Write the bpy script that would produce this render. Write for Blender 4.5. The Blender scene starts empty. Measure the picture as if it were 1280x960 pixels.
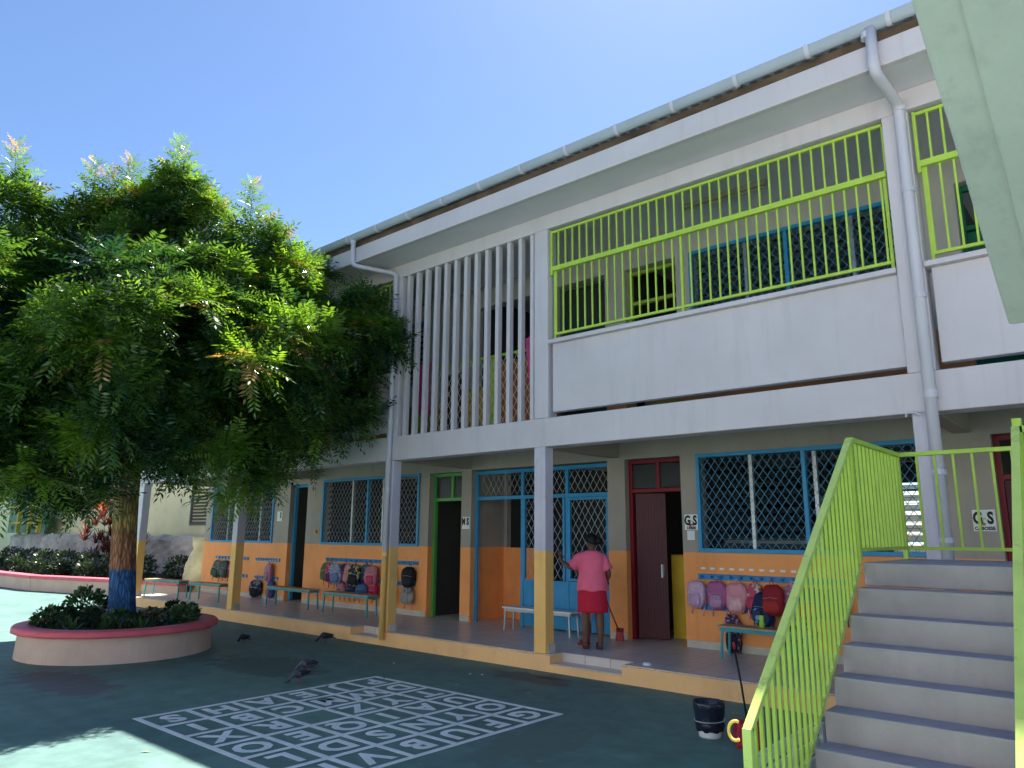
import bpy, math, random
import numpy as np
from mathutils import Vector, Matrix, Euler
PI = math.pi
R = math.radians
random.seed(7)
rng = np.random.default_rng(11)
scn = bpy.context.scene
col = scn.collection

# ------------------------------------------------------------------ camera
cam_d = bpy.data.cameras.new('camera')
cam = bpy.data.objects.new('camera', cam_d)
col.objects.link(cam)
yaw, pitch, roll = R(40.856), R(11.61), R(0.4166)
fwd = Vector((-math.sin(yaw) * math.cos(pitch), math.cos(yaw) * math.cos(pitch), math.sin(pitch)))
rgt = Vector((math.cos(yaw), math.sin(yaw), 0))
up = rgt.cross(fwd)
r2 = rgt * math.cos(roll) + up * math.sin(roll)
u2 = -rgt * math.sin(roll) + up * math.cos(roll)
cam.matrix_world = Matrix(((r2.x, u2.x, -fwd.x, 0), (r2.y, u2.y, -fwd.y, 0), (r2.z, u2.z, -fwd.z, 1.8), (0, 0, 0, 1)))
cam_d.sensor_width = 36
cam_d.lens = 36 * 915.98 / 1280
cam_d.clip_start = 0.05
cam_d.clip_end = 2000
scn.camera = cam

# ------------------------------------------------------------------ light
SUN = Vector((-0.27, 0.61, 1.0)).normalized()
w = bpy.data.worlds.new('World')
scn.world = w
w.use_nodes = True
nt = w.node_tree
bg = nt.nodes['Background']
sky = nt.nodes.new('ShaderNodeTexSky')
sky.sky_type = 'NISHITA'
sky.sun_disc = False
sky.sun_elevation = math.asin(SUN.z)
sky.sun_rotation = math.atan2(SUN.x, SUN.y)
sky.altitude = 0
sky.air_density = 1.0
sky.dust_density = 0.35
sky.ozone_density = 7.0
nt.links.new(sky.outputs[0], bg.inputs[0])
bg.inputs[1].default_value = 0.053
sl = bpy.data.lights.new('sun', 'SUN')
sl.energy = 5.0
sl.angle = R(0.53)
sl.color = (1.0, 0.95, 0.87)
so = bpy.data.objects.new('sun', sl)
col.objects.link(so)
so.rotation_euler = SUN.to_track_quat('Z', 'Y').to_euler()
vs = scn.view_settings
vs.view_transform = 'Standard'
vs.look = 'None'
vs.exposure = 1.85
vs.gamma = 1
scn.render.engine = 'CYCLES'
scn.cycles.max_bounces = 8
scn.cycles.diffuse_bounces = 5
scn.cycles.transparent_max_bounces = 12

# ------------------------------------------------------------------ materials
MATS = {}
def nodes(m):
    return m.node_tree.nodes, m.node_tree.links

def mat(name, c, rough=0.6, var=0.12, scale=3.0, bump=0.0, bscale=40.0, spec=0.3, metal=0.0, stain=0.0, stainc=(0.12, 0.1, 0.08), streak=0.0):
    if name in MATS: return MATS[name]
    m = bpy.data.materials.new(name); m.use_nodes = True
    N, L = nodes(m); b = N['Principled BSDF']
    b.inputs['Roughness'].default_value = rough
    b.inputs['Specular IOR Level'].default_value = spec
    b.inputs['Metallic'].default_value = metal
    tc = N.new('ShaderNodeTexCoord')
    n1 = N.new('ShaderNodeTexNoise'); n1.inputs['Scale'].default_value = scale; n1.inputs['Detail'].default_value = 6
    L.new(tc.outputs['Object'], n1.inputs['Vector'])
    mr = N.new('ShaderNodeMapRange'); mr.inputs[1].default_value = 0.3; mr.inputs[2].default_value = 0.7
    mr.inputs[3].default_value = 1 - var; mr.inputs[4].default_value = 1 + var
    L.new(n1.outputs[0], mr.inputs[0])
    mx = N.new('ShaderNodeVectorMath'); mx.operation = 'SCALE'; mx.inputs[0].default_value = c[:3]
    L.new(mr.outputs[0], mx.inputs['Scale'])
    out = mx.outputs[0]
    if stain:
        n2 = N.new('ShaderNodeTexNoise'); n2.inputs['Scale'].default_value = scale * 2.7; n2.inputs['Detail'].default_value = 8
        n2.inputs['Roughness'].default_value = 0.7
        L.new(tc.outputs['Object'], n2.inputs['Vector'])
        m2 = N.new('ShaderNodeMapRange'); m2.inputs[1].default_value = 0.56; m2.inputs[2].default_value = 0.75
        m2.inputs[3].default_value = 0; m2.inputs[4].default_value = stain
        L.new(n2.outputs[0], m2.inputs[0])
        mi = N.new('ShaderNodeMix'); mi.data_type = 'RGBA'
        L.new(m2.outputs[0], mi.inputs[0]); L.new(out, mi.inputs[6]); mi.inputs[7].default_value = (*stainc, 1)
        out = mi.outputs[2]
    if streak:
        mp = N.new('ShaderNodeMapping'); mp.inputs['Scale'].default_value = (7, 7, .45); L.new(tc.outputs['Object'], mp.inputs[0])
        n4 = N.new('ShaderNodeTexNoise'); n4.inputs['Scale'].default_value = 1.0; n4.inputs['Detail'].default_value = 7; n4.inputs['Roughness'].default_value = .65
        L.new(mp.outputs[0], n4.inputs['Vector'])
        m4 = N.new('ShaderNodeMapRange'); m4.inputs[1].default_value = .52; m4.inputs[2].default_value = .78; m4.inputs[3].default_value = 1; m4.inputs[4].default_value = 1 - streak
        L.new(n4.outputs[0], m4.inputs[0])
        s4 = N.new('ShaderNodeVectorMath'); s4.operation = 'SCALE'; L.new(out, s4.inputs[0]); L.new(m4.outputs[0], s4.inputs['Scale']); out = s4.outputs[0]
    L.new(out, b.inputs['Base Color'])
    if bump:
        n3 = N.new('ShaderNodeTexNoise'); n3.inputs['Scale'].default_value = bscale; n3.inputs['Detail'].default_value = 5
        L.new(tc.outputs['Object'], n3.inputs['Vector'])
        bp = N.new('ShaderNodeBump'); bp.inputs['Strength'].default_value = bump; bp.inputs['Distance'].default_value = 0.01
        L.new(n3.outputs[0], bp.inputs['Height']); L.new(bp.outputs[0], b.inputs['Normal'])
    MATS[name] = m
    return m

def step_mat(name, top, low, z, rough=0.6, bump=0.15, stain=0.25):
    """two coats of paint meeting at the world height z"""
    m = mat(name, (1, 1, 1), rough, 0.08, 1.5, bump, 30, stain=stain, stainc=(0.25, 0.21, 0.17), streak=.12)
    N, L = nodes(m)
    g = N.new('ShaderNodeNewGeometry'); s = N.new('ShaderNodeSeparateXYZ'); L.new(g.outputs['Position'], s.inputs[0])
    c = N.new('ShaderNodeMath'); c.operation = 'GREATER_THAN'; c.inputs[1].default_value = z; L.new(s.outputs[2], c.inputs[0])
    mi = N.new('ShaderNodeMix'); mi.data_type = 'RGBA'
    L.new(c.outputs[0], mi.inputs[0]); mi.inputs[6].default_value = (*low, 1); mi.inputs[7].default_value = (*top, 1)
    vm = [n for n in N if n.type == 'VECT_MATH'][0]
    L.new(mi.outputs[2], vm.inputs[0])
    return m

WHITE = mat('white_wall_paint', (.635, .56, .59), .55, .05, 1.2, .12, 25, stain=.14, stainc=(.40, .37, .37), streak=.11)
SOFFIT = mat('soffit_paint', (.68, .64, .70), .7, .06, 1.5, .1, 20, stain=.2, stainc=(.4, .42, .38))
BEIGE = mat('beige_wall_paint', (.38, .32, .26), .7, .06, 1.3, .12, 25)
WALL = step_mat('verandah_wall_paint', (.37, .32, .28), (.95, .365, .115), 1.56)
POST = step_mat('column_paint', (.60, .54, .61), (.95, .54, .17), 1.58)
PIPE = step_mat('downpipe_paint', (.60, .55, .62), (.95, .56, .18), 1.5, .35, 0.0, .1)
PIPEW = mat('white_pipe', (.60, .55, .62), .35, .05, 2)
UPWALL = step_mat('upper_wall_paint', (.52, .48, .44), (.70, .26, .10), 4.35)
KERB = mat('kerb_orange_paint', (.95, .54, .24), .6, .08, 1.5, .2, 25, stain=.45, stainc=(.5, .3, .17))
TILE = None
BLUE = mat('blue_paint', (.035, .27, .52), .4, .1, 4)
BLUE2 = mat('blue_board_paint', (.03, .22, .50), .4, .1, 4)
GREENF = mat('green_paint', (.10, .38, .08), .4, .1, 4)
DGREEN = mat('dark_green_paint', (.01, .13, .07), .4, .1, 4)
REDF = mat('dark_red_paint', (.20, .008, .02), .4, .1, 4)
LIME = mat('lime_paint', (.46, .62, .08), .38, .08, 5, .1, 60, stain=.0)
LIMEW = mat('worn_lime_paint', (.56, .69, .17), .30, .10, 4, .15, 60, stain=.75, stainc=(.10, .16, .04))
MAROON = mat('maroon_panel', (.085, .010, .020), .45, .1, 4)
WOOD = mat('bench_wood', (.42, .28, .16), .55, .2, 8, .1, 60)
BROWNW = mat('old_brown_wood', (.12, .075, .05), .8, .5, 3, .3, 40)
TEAL = mat('teal_metal', (.03, .30, .34), .4, .1, 4)
METAL = mat('grey_metal', (.45, .46, .47), .35, .1, 4, metal=.5)
WIRE = mat('grey_wire', (.40, .44, .48), .45, .1, 4)
WIREB = mat('blue_wire', (.10, .30, .48), .45, .1, 4)
GUTTER = mat('gutter_paint', (.40, .43, .49), .5, .06, 2, spec=.2)
SHEET = mat('roof_sheet', (.55, .56, .58), .35, .1, 3, metal=.4)
SKIRT = mat('skirting_tile', (.55, .50, .43), .35, .1, 6)
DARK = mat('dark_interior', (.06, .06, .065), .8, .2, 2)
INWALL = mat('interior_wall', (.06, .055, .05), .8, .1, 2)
CREAM = mat('cream_old_wall', (.95, .80, .46), .8, .12, .8, .3, 15, stain=.25, stainc=(.42, .36, .28))
ROCK = mat('rough_retaining_wall', (.58, .48, .40), 1.0, .3, 1.1, .5, 8, stain=.75, stainc=(.22, .19, .17))
PINK = mat('pink_rim_paint', (.72, .12, .16), .55, .12, 4, .2, 40, stain=.4, stainc=(.45, .2, .18))
PLWALL = mat('planter_render', (.62, .44, .36), .75, .1, 2, .4, 30, stain=.35, stainc=(.35, .3, .28))
SOIL = mat('soil', (.05, .035, .025), .95, .4, 9, 1.0, 30)
GMARK = mat('ground_marking_paint', (.76, .77, .77), .6, .12, 3, .1, 60, stain=.5, stainc=(.25, .35, .33))
CONCW = mat('canopy_paint', (.60, .57, .52), .7, .08, 1.5, .25, 20, streak=.2, stain=.4, stainc=(.55, .48, .42))
TREAD = mat('stair_tread_paint', (.28, .26, .35), .5, .15, 4, .3, 40, stain=.5, stainc=(.36, .34, .36))
RISER = mat('stair_riser_paint', (.45, .38, .38), .6, .12, 3, .3, 40, stain=.3, stainc=(.30, .27, .28), streak=.12)
PWHITE = mat('white_plastic', (.75, .76, .77), .35, .04, 5)
PAPER = mat('white_sign_card', (.78, .78, .76), .5, .03, 6)
BLACK = mat('black_ink', (.012, .012, .014), .5, .1, 6)
LINER = mat('dark_bin_liner', (.012, .016, .035), .22, .2, 8, .5, 30, spec=.6)
REDP = mat('red_plastic', (.42, .02, .05), .35, .1, 5)
YELP = mat('yellow_plastic', (.85, .55, .10), .35, .08, 5)
GLASS = None
def glass_mat():
    m = bpy.data.materials.new('louvre_glass'); m.use_nodes = True
    N, L = nodes(m); o = N['Material Output']; b = N['Principled BSDF']
    b.inputs['Base Color'].default_value = (.07, .075, .08, 1); b.inputs['Roughness'].default_value = .25; b.inputs['Specular IOR Level'].default_value = .3
    t = N.new('ShaderNodeBsdfTransparent'); t.inputs[0].default_value = (.75, .8, .8, 1)
    mx = N.new('ShaderNodeMixShader')
    tc = N.new('ShaderNodeTexCoord'); n = N.new('ShaderNodeTexNoise'); n.inputs['Scale'].default_value = 2
    L.new(tc.outputs['Object'], n.inputs['Vector'])
    r = N.new('ShaderNodeMapRange'); r.inputs[3].default_value = .4; r.inputs[4].default_value = .6; L.new(n.outputs[0], r.inputs[0])
    L.new(r.outputs[0], mx.inputs[0]); L.new(b.outputs[0], mx.inputs[1]); L.new(t.outputs[0], mx.inputs[2])
    L.new(mx.outputs[0], o.inputs[0])
    return m
GLASS = glass_mat()
def emit(name, c, s):
    m = bpy.data.materials.new(name); m.use_nodes = True
    b = m.node_tree.nodes['Principled BSDF']; b.inputs['Emission Color'].default_value = (*c, 1); b.inputs['Emission Strength'].default_value = s
    return m
def tile_mat():
    m = bpy.data.materials.new('floor_tiles'); m.use_nodes = True
    N, L = nodes(m); b = N['Principled BSDF']; b.inputs['Roughness'].default_value = .3
    tc = N.new('ShaderNodeTexCoord'); br = N.new('ShaderNodeTexBrick'); L.new(tc.outputs['Object'], br.inputs['Vector'])
    br.offset = 0; br.inputs['Scale'].default_value = 1; br.inputs['Brick Width'].default_value = .4; br.inputs['Row Height'].default_value = .4
    br.inputs['Mortar Size'].default_value = .006; br.inputs['Color1'].default_value = (.70, .60, .55, 1); br.inputs['Color2'].default_value = (.64, .55, .50, 1)
    br.inputs['Mortar'].default_value = (.32, .27, .25, 1)
    n = N.new('ShaderNodeTexNoise'); n.inputs['Scale'].default_value = 1.5; n.inputs['Detail'].default_value = 6; L.new(tc.outputs['Object'], n.inputs['Vector'])
    r = N.new('ShaderNodeMapRange'); r.inputs[3].default_value = .75; r.inputs[4].default_value = 1.2; L.new(n.outputs[0], r.inputs[0])
    v = N.new('ShaderNodeVectorMath'); v.operation = 'SCALE'; L.new(br.outputs[0], v.inputs[0]); L.new(r.outputs[0], v.inputs['Scale'])
    L.new(v.outputs[0], b.inputs['Base Color'])
    r2_ = N.new('ShaderNodeMapRange'); r2_.inputs[3].default_value = .2; r2_.inputs[4].default_value = .5; L.new(n.outputs[0], r2_.inputs[0]); L.new(r2_.outputs[0], b.inputs['Roughness'])
    return m
TILE = tile_mat()
def ground_mat():
    m = bpy.data.materials.new('court_paint'); m.use_nodes = True
    N, L = nodes(m); b = N['Principled BSDF']; b.inputs['Roughness'].default_value = .62; b.inputs['Specular IOR Level'].default_value = .25
    tc = N.new('ShaderNodeTexCoord')
    def noise(s, d=6, ro=.5):
        n = N.new('ShaderNodeTexNoise'); n.inputs['Scale'].default_value = s; n.inputs['Detail'].default_value = d; n.inputs['Roughness'].default_value = ro
        L.new(tc.outputs['Object'], n.inputs['Vector']); return n
    n1 = noise(.35); n2 = noise(3.5, 8, .65); n3 = noise(120, 3)
    cr = N.new('ShaderNodeValToRGB'); L.new(n1.outputs[0], cr.inputs[0])
    cr.color_ramp.elements[0].position = .35; cr.color_ramp.elements[0].color = (.086, .165, .155, 1)
    cr.color_ramp.elements[1].position = .68; cr.color_ramp.elements[1].color = (.132, .236, .198, 1)
    r = N.new('ShaderNodeMapRange'); r.inputs[1].default_value = .3; r.inputs[2].default_value = .7; r.inputs[3].default_value = .78; r.inputs[4].default_value = 1.22; L.new(n2.outputs[0], r.inputs[0])
    v = N.new('ShaderNodeVectorMath'); v.operation = 'SCALE'; L.new(cr.outputs[0], v.inputs[0]); L.new(r.outputs[0], v.inputs['Scale'])
    # pale droppings and worn specks
    vo = N.new('ShaderNodeTexVoronoi'); vo.inputs['Scale'].default_value = 1.6; L.new(tc.outputs['Object'], vo.inputs['Vector'])
    lt = N.new('ShaderNodeMath'); lt.operation = 'LESS_THAN'; lt.inputs[1].default_value = .045; L.new(vo.outputs['Distance'], lt.inputs[0])
    n4 = noise(.9); gt = N.new('ShaderNodeMath'); gt.operation = 'GREATER_THAN'; gt.inputs[1].default_value = .5; L.new(n4.outputs[0], gt.inputs[0])
    mu = N.new('ShaderNodeMath'); mu.operation = 'MULTIPLY'; L.new(lt.outputs[0], mu.inputs[0]); L.new(gt.outputs[0], mu.inputs[1])
    mi = N.new('ShaderNodeMix'); mi.data_type = 'RGBA'; L.new(mu.outputs[0], mi.inputs[0]); L.new(v.outputs[0], mi.inputs[6]); mi.inputs[7].default_value = (.30, .34, .32, 1)
    # worn repair patch by the step, and long scuffs
    def blob(cx, cy, rx, ry, colr, prev):
        mp = N.new('ShaderNodeMapping'); mp.vector_type = 'POINT'; mp.inputs['Location'].default_value = (-cx / rx, -cy / ry, 0); mp.inputs['Scale'].default_value = (1 / rx, 1 / ry, 1); L.new(tc.outputs['Object'], mp.inputs[0])
        ln = N.new('ShaderNodeVectorMath'); ln.operation = 'LENGTH'; L.new(mp.outputs[0], ln.inputs[0])
        ad = N.new('ShaderNodeMath'); ad.operation = 'MULTIPLY_ADD'; ad.inputs[1].default_value = 1.6; L.new(n2.outputs[0], ad.inputs[0]); L.new(ln.outputs['Value'], ad.inputs[2])
        mr_ = N.new('ShaderNodeMapRange'); mr_.inputs[1].default_value = 1.5; mr_.inputs[2].default_value = 1.75; mr_.inputs[3].default_value = .75; mr_.inputs[4].default_value = 0; L.new(ad.outputs[0], mr_.inputs[0])
        mm = N.new('ShaderNodeMix'); mm.data_type = 'RGBA'; L.new(mr_.outputs[0], mm.inputs[0]); L.new(prev, mm.inputs[6]); mm.inputs[7].default_value = (*colr, 1); return mm.outputs[2]
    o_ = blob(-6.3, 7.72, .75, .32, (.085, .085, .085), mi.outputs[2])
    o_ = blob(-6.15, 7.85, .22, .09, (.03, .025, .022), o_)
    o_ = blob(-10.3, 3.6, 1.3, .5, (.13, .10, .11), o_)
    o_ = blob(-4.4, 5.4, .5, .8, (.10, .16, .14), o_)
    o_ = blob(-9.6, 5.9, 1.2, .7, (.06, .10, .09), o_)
    L.new(o_, b.inputs['Base Color'])
    bp = N.new('ShaderNodeBump'); bp.inputs['Strength'].default_value = .25; bp.inputs['Distance'].default_value = .004; L.new(n3.outputs[0], bp.inputs['Height']); L.new(bp.outputs[0], b.inputs['Normal'])
    return m
GROUND = ground_mat()

# ------------------------------------------------------------------ builders
ORG = {}
class MB:
    def __init__(s): s.v = []; s.f = []; s.m = []
    def add(s, vs_, fs, mi=0):
        o = len(s.v); s.v += [tuple(p) for p in vs_]; s.f += [tuple(i + o for i in f) for f in fs]; s.m += [mi] * len(fs); return s
    def box(s, x0, x1, y0, y1, z0, z1, mi=0):
        return s.add([(x, y, z) for z in (z0, z1) for y in (y0, y1) for x in (x0, x1)],
                     [(0, 2, 3, 1), (4, 5, 7, 6), (0, 1, 5, 4), (2, 6, 7, 3), (0, 4, 6, 2), (1, 3, 7, 5)], mi)
    def bar(s, a, b, wx, wy=None, mi=0, upv=(0, 0, 1)):
        """rectangular bar from a to b"""
        a, b = Vector(a), Vector(b); d = (b - a).normalized(); u = Vector(upv)
        if abs(d.dot(u)) > .98: u = Vector((0, 1, 0))
        x = d.cross(u).normalized(); y = x.cross(d); wy = wy or wx
        o = [x * (sx * wx / 2) + y * (sy * wy / 2) for sx, sy in ((-1, -1), (1, -1), (1, 1), (-1, 1))]
        return s.add([a + k for k in o] + [b + k for k in o], [(3, 2, 1, 0), (4, 5, 6, 7)] + [(i, (i + 1) % 4, 4 + (i + 1) % 4, 4 + i) for i in range(4)], mi)
    def tube(s, pts, r, n=8, mi=0, cap=True):
        pts = [Vector(p) for p in pts]; rs = r if isinstance(r, (list, tuple)) else [r] * len(pts)
        rings = []; ref = None
        for i, p in enumerate(pts):
            d = (pts[min(i + 1, len(pts) - 1)] - pts[max(i - 1, 0)]).normalized()
            if ref is None:
                ref = Vector((0, 0, 1)) if abs(d.z) < .9 else Vector((1, 0, 0))
            x = d.cross(ref).normalized(); y = x.cross(d).normalized(); ref = y
            rings.append([p + x * (math.cos(t) * rs[i]) + y * (math.sin(t) * rs[i]) for t in [2 * PI * k / n for k in range(n)]])
        return s.loft(rings, cap, mi)
    def loft(s, rings, cap=True, mi=0):
        n = len(rings[0]); vs_ = [p for r_ in rings for p in r_]; fs = []
        for i in range(len(rings) - 1):
            for k in range(n):
                a = i * n + k; b = i * n + (k + 1) % n; fs.append((a, b, b + n, a + n))
        if cap:
            fs.append(tuple(reversed(range(n)))); fs.append(tuple((len(rings) - 1) * n + k for k in range(n)))
        return s.add(vs_, fs, mi)
    def lathe(s, prof, n=24, c=(0, 0, 0), mi=0, cap=False):
        return s.loft([[(c[0] + r * math.cos(2 * PI * k / n), c[1] + r * math.sin(2 * PI * k / n), c[2] + z) for k in range(n)] for r, z in prof], cap, mi)
    def build(s, name, mats, parent=None, smooth=False, bevel=0, sub=0):
        me = bpy.data.meshes.new(name)
        o = bpy.data.objects.new(name, me); col.objects.link(o)
        off = Vector((0, 0, 0))
        if parent is not None:
            o.parent = parent; off = ORG.get(parent.name, Vector((0, 0, 0)))
            ORG[o.name] = off
        me.from_pydata([(p[0] - off[0], p[1] - off[1], p[2] - off[2]) for p in s.v], [], s.f)
        if not isinstance(mats, (list, tuple)): mats = [mats]
        for m in mats: me.materials.append(m)
        me.polygons.foreach_set('material_index', s.m)
        if smooth: me.polygons.foreach_set('use_smooth', [True] * len(me.polygons))
        me.update()
        if bevel:
            b = o.modifiers.new('bevel', 'BEVEL'); b.width = bevel; b.segments = 2; b.limit_method = 'ANGLE'; b.angle_limit = R(40)
        if sub:
            q = o.modifiers.new('sub', 'SUBSURF'); q.levels = sub; q.render_levels = sub
        return o
def tag(o, label=None, cat=None, group=None, kind=None):
    if label: o['label'] = label
    if cat: o['category'] = cat
    if group: o['group'] = group
    if kind: o['kind'] = kind
    return o
def thing(name, label, cat, loc=(0, 0, 0), rz=0, group=None):
    o = bpy.data.objects.new(name, None); col.objects.link(o); o.location = loc
    o.rotation_euler = (0, 0, rz); o.empty_display_size = .1
    ORG[o.name] = Vector(loc) if rz == 0 else Vector((0, 0, 0))
    return tag(o, label, cat, group)
def local_thing(name, label, cat, loc, rz=0, group=None, rx=0, ry=0):
    """a thing whose parts are written in its own coordinates"""
    o = bpy.data.objects.new(name, None); col.objects.link(o); o.location = loc
    o.rotation_euler = (rx, ry, rz); o.empty_display_size = .1
    ORG[o.name] = Vector((0, 0, 0))
    return tag(o, label, cat, group)
def copy_tree(o, parent=None):
    c = o.copy(); col.objects.link(c)
    if parent is not None: c.parent = parent
    for ch in list(o.children): copy_tree(ch, c)
    return c
def text_mesh(s, size, bold=0.0, ext=.002, space=1.0):
    cu = bpy.data.curves.new('text', 'FONT'); cu.body = s; cu.size = size; cu.offset = bold; cu.extrude = ext
    cu.align_x = 'CENTER'; cu.align_y = 'CENTER'; cu.space_character = space; cu.resolution_u = 3
    o = bpy.data.objects.new('text', cu); col.objects.link(o)
    dg = bpy.context.evaluated_depsgraph_get()
    me = bpy.data.meshes.new_from_object(o.evaluated_get(dg))
    bpy.data.objects.remove(o); return me
def text_obj(name, s, size, m, loc, rot, parent, bold=0.0, sx=1.0, ext=.002, space=1.0):
    me = text_mesh(s, size, bold, ext, space)
    xs = [v.co.x for v in me.vertices]; ys = [v.co.y for v in me.vertices]
    cx, cy = (min(xs) + max(xs)) / 2, (min(ys) + max(ys)) / 2
    for v in me.vertices: v.co.x = (v.co.x - cx) * sx; v.co.y -= cy
    me.materials.clear(); me.materials.append(m)
    o = bpy.data.objects.new(name, me); col.objects.link(o)
    o.rotation_euler = rot
    if parent is not None:
        o.parent = parent; off = ORG.get(parent.name, Vector((0, 0, 0))); o.location = Vector(loc) - off
    else: o.location = loc
    return o

# ------------------------------------------------------------------ setting
g = MB(); g.box(-300, 300, -200, 400, -.5, 0)
tag(g.build('ground', GROUND), kind='structure')

D, W = 8.19, 10.15                 # front face of the columns, face of the verandah wall
FL = .22                           # verandah floor
# ------------------------------------------------------------------ school building
B = thing('school_building', 'two storey white and orange school building with lime balcony grilles and a covered verandah', 'school building', (-8, 9, 0))
X0, X1 = -16.0, 4.5
XG = -20.0                         # single storey end
# platform with two step notches
pl = MB()
n1 = (-10.72, -9.99); n2 = (-6.38, -5.25)
xs = [XG, n1[0], n1[1], n2[0], n2[1], X1]
for i in range(5):
    notch = i in (1, 3)
    pl.box(xs[i], xs[i + 1], D + (.30 if notch else 0), 17, -.3, FL - .012)
    if notch: pl.box(xs[i], xs[i + 1], D, D + .298, -.3, .095)
pl.build('platform', KERB, B, bevel=.008)
fl = MB()
for i in range(5):
    notch = i in (1, 3)
    fl.box(xs[i], xs[i + 1], D + (.292 if notch else .035), 17, FL - .011, FL)
    if notch:
        fl.box(xs[i] + .002, xs[i + 1] - .002, D + .02, D + .28, .096, .106)
        fl.box(xs[i] + .002, xs[i + 1] - .002, D + .281, D + .291, .107, FL - .012)
fl.build('tiled_floor', TILE, B)

COLX = [(-19.75, -19.54), (-14.95, -14.75), (-9.97, -9.76), (-6.655, -6.45), (-1.73, -1.52), (3.2, 3.4)]
for i, (a, b) in enumerate(COLX):
    c = MB(); c.box(a, b, D, D + .19, FL + .001, 3.03); c.build('column', POST, B, bevel=.012)
    s = MB(); s.box(a + .004, b + .012, D + .045, D + .202, FL + .002, FL + .125); s.build('skirting', SKIRT, B, bevel=.004)
    s = MB(); s.box(a + .01, b - .01, D + .29, W, 3.032, 3.30); s.build('cross_beam', BEIGE, B, bevel=.01)
    if i >= 1:
        c = MB(); c.box(a, b + .05, D + .001, D + .22, 3.446, 6.329); c.build('upper_column', WHITE, B, bevel=.01)
bm = MB(); bm.box(XG, X1, D, D + .28, 3.031, 3.445); bm.build('floor_beam', WHITE, B, bevel=.012)
s = MB(); s.box(XG, X1, D + .281, 17, 3.30, 3.43); s.build('floor_slab', BEIGE, B)
bm = MB(); bm.box(X0, X1, D, D + .28, 6.33, 6.57); bm.build('top_beam', WHITE, B, bevel=.01)
# parapets with gap below
for a, b in ((-14.70, -9.97), (-6.40, -1.73), (-1.47, 3.2), (X0, -14.95)):
    p = MB(); p.box(a + .05, b - .002, D + .05, D + .17, 3.528, 4.53); p.build('parapet', WHITE, B, bevel=.008)
    p = MB(); p.box(a + .002, b - .002, D - .03, D + .22, 4.531, 4.59); p.build('parapet_sill', WHITE, B, bevel=.006)
# soffit, fascia, wood batten, gutter, roof
s = MB(); s.box(X0 - .5, X1, 7.66, D + .001, 6.571, 6.62); s.build('soffit', SOFFIT, B)
s = MB(); s.box(X0, X1, D + .002, 17, 6.572, 6.66); s.build('upper_ceiling', SOFFIT, B)
s = MB(); s.box(X0 - .5, X1, 7.57, 7.655, 6.565, 6.85); s.build('fascia', WHITE, B, bevel=.008)
s = MB(); s.box(X0 - .5, X1, 7.60, 7.65, 6.852, 6.96); s.build('eaves_batten', BROWNW, B)
gt = MB(); n = 12
prof = [(7.52 + .072 * math.cos(t), 7.06 + .105 * math.sin(t)) for t in [PI + PI * k / n for k in range(n + 1)]]
prof2 = [(7.52 + .066 * math.cos(t), 7.063 + .099 * math.sin(t)) for t in [2 * PI - PI * k / n for k in range(n + 1)]]
ring = prof + prof2
gt.loft([[(x, y, z) for y, z in ring] for x in (X0 - .5, X1)])
gut = gt.build('gutter', GUTTER, B, smooth=False)
x = X0 - .2
while x < X1:
    k = MB(); k.loft([[(xx, 7.52 + .084 * math.cos(t) * rr, 7.06 + .118 * math.sin(t) * rr) for t in [PI + PI * j / 10 for j in range(11)] for rr in (1,)] +
                      [(xx, 7.52 + .073 * math.cos(t), 7.06 + .106 * math.sin(t)) for t in [2 * PI - PI * j / 10 for j in range(11)]] for xx in (x, x + .045)])
    k.build('gutter_bracket', PIPEW, gut); x += .82
rf = MB(); yy = []
nx = int((X1 - X0 + .5) / .038)
top = []
for i in range(nx + 1):
    xx = X0 - .5 + i * .038; dz = .010 * math.sin(i * PI / 2)
    top.append([(xx, 7.51, 7.082 + dz), (xx, 17.4, 8.1 + dz)])
for i in range(nx):
    rf.add([top[i][0], top[i + 1][0], top[i + 1][1], top[i][1]], [(0, 1, 2, 3)])
rf.box(X0 - .5, X1, 7.7, 17.4, 6.67, 6.70)
rf.build('roof', SHEET, B)
s = MB(); s.add([(X0 - .5, 7.6, 6.85), (X0 - .5, 7.6, 7.09), (X0 - .5, 17.4, 8.07), (X0 - .5, 17.4, 6.7)], [(0, 1, 2, 3)]); s.build('gable_board', WHITE, B)
# lean roof over the single-storey end
s = MB(); s.box(XG - .1, X0, D - .12, 17, 3.52, 3.62); s.build('low_roof', WHITE, B)

# back walls with openings
def wall_open(name, y0, y1, xa, xb, z0, z1, ops, m):
    ops = sorted(ops); mb = MB(); x = xa
    for (a, b, c, d) in ops:
        mb.box(x, a, y0, y1, z0, z1)
        if c > z0 + .01: mb.box(a, b, y0, y1, z0, c)
        if d < z1 - .01: mb.box(a, b, y0, y1, d, z1)
        x = b
    mb.box(x, xb, y0, y1, z0, z1)
    return mb.build(name, m, B)
GOPS = [(-19.62, -16.60, 1.58, 3.0), (-15.90, -15.17, FL, 2.95), (-14.50, -11.25, 1.58, 2.98), (-10.95, -10.04, FL, 2.99),
        (-9.78, -6.70, FL, 3.0), (-6.37, -5.38, FL, 3.0), (-5.08, -1.92, 1.60, 2.97), (-1.34, -.36, FL, 3.0), (.2, 3.0, 1.6, 2.97)]
wall_open('back_wall', W, W + .22, XG, X1, FL + .001, 3.299, GOPS, WALL)
UOPS = [(-14.4, -11.2, 4.9, 6.2), (-9.75, -7.95, 3.46, 6.2), (-7.74, -6.68, 3.46, 6.22), (-6.28, -5.33, 3.46, 6.2), (-5.05, -1.9, 4.55, 6.18), (-1.40, -.42, 3.46, 6.2), (.1, 3, 4.6, 6.18)]
wall_open('upper_back_wall', W, W + .22, X0, X1, 3.451, 6.571, UOPS, UPWALL)
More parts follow.
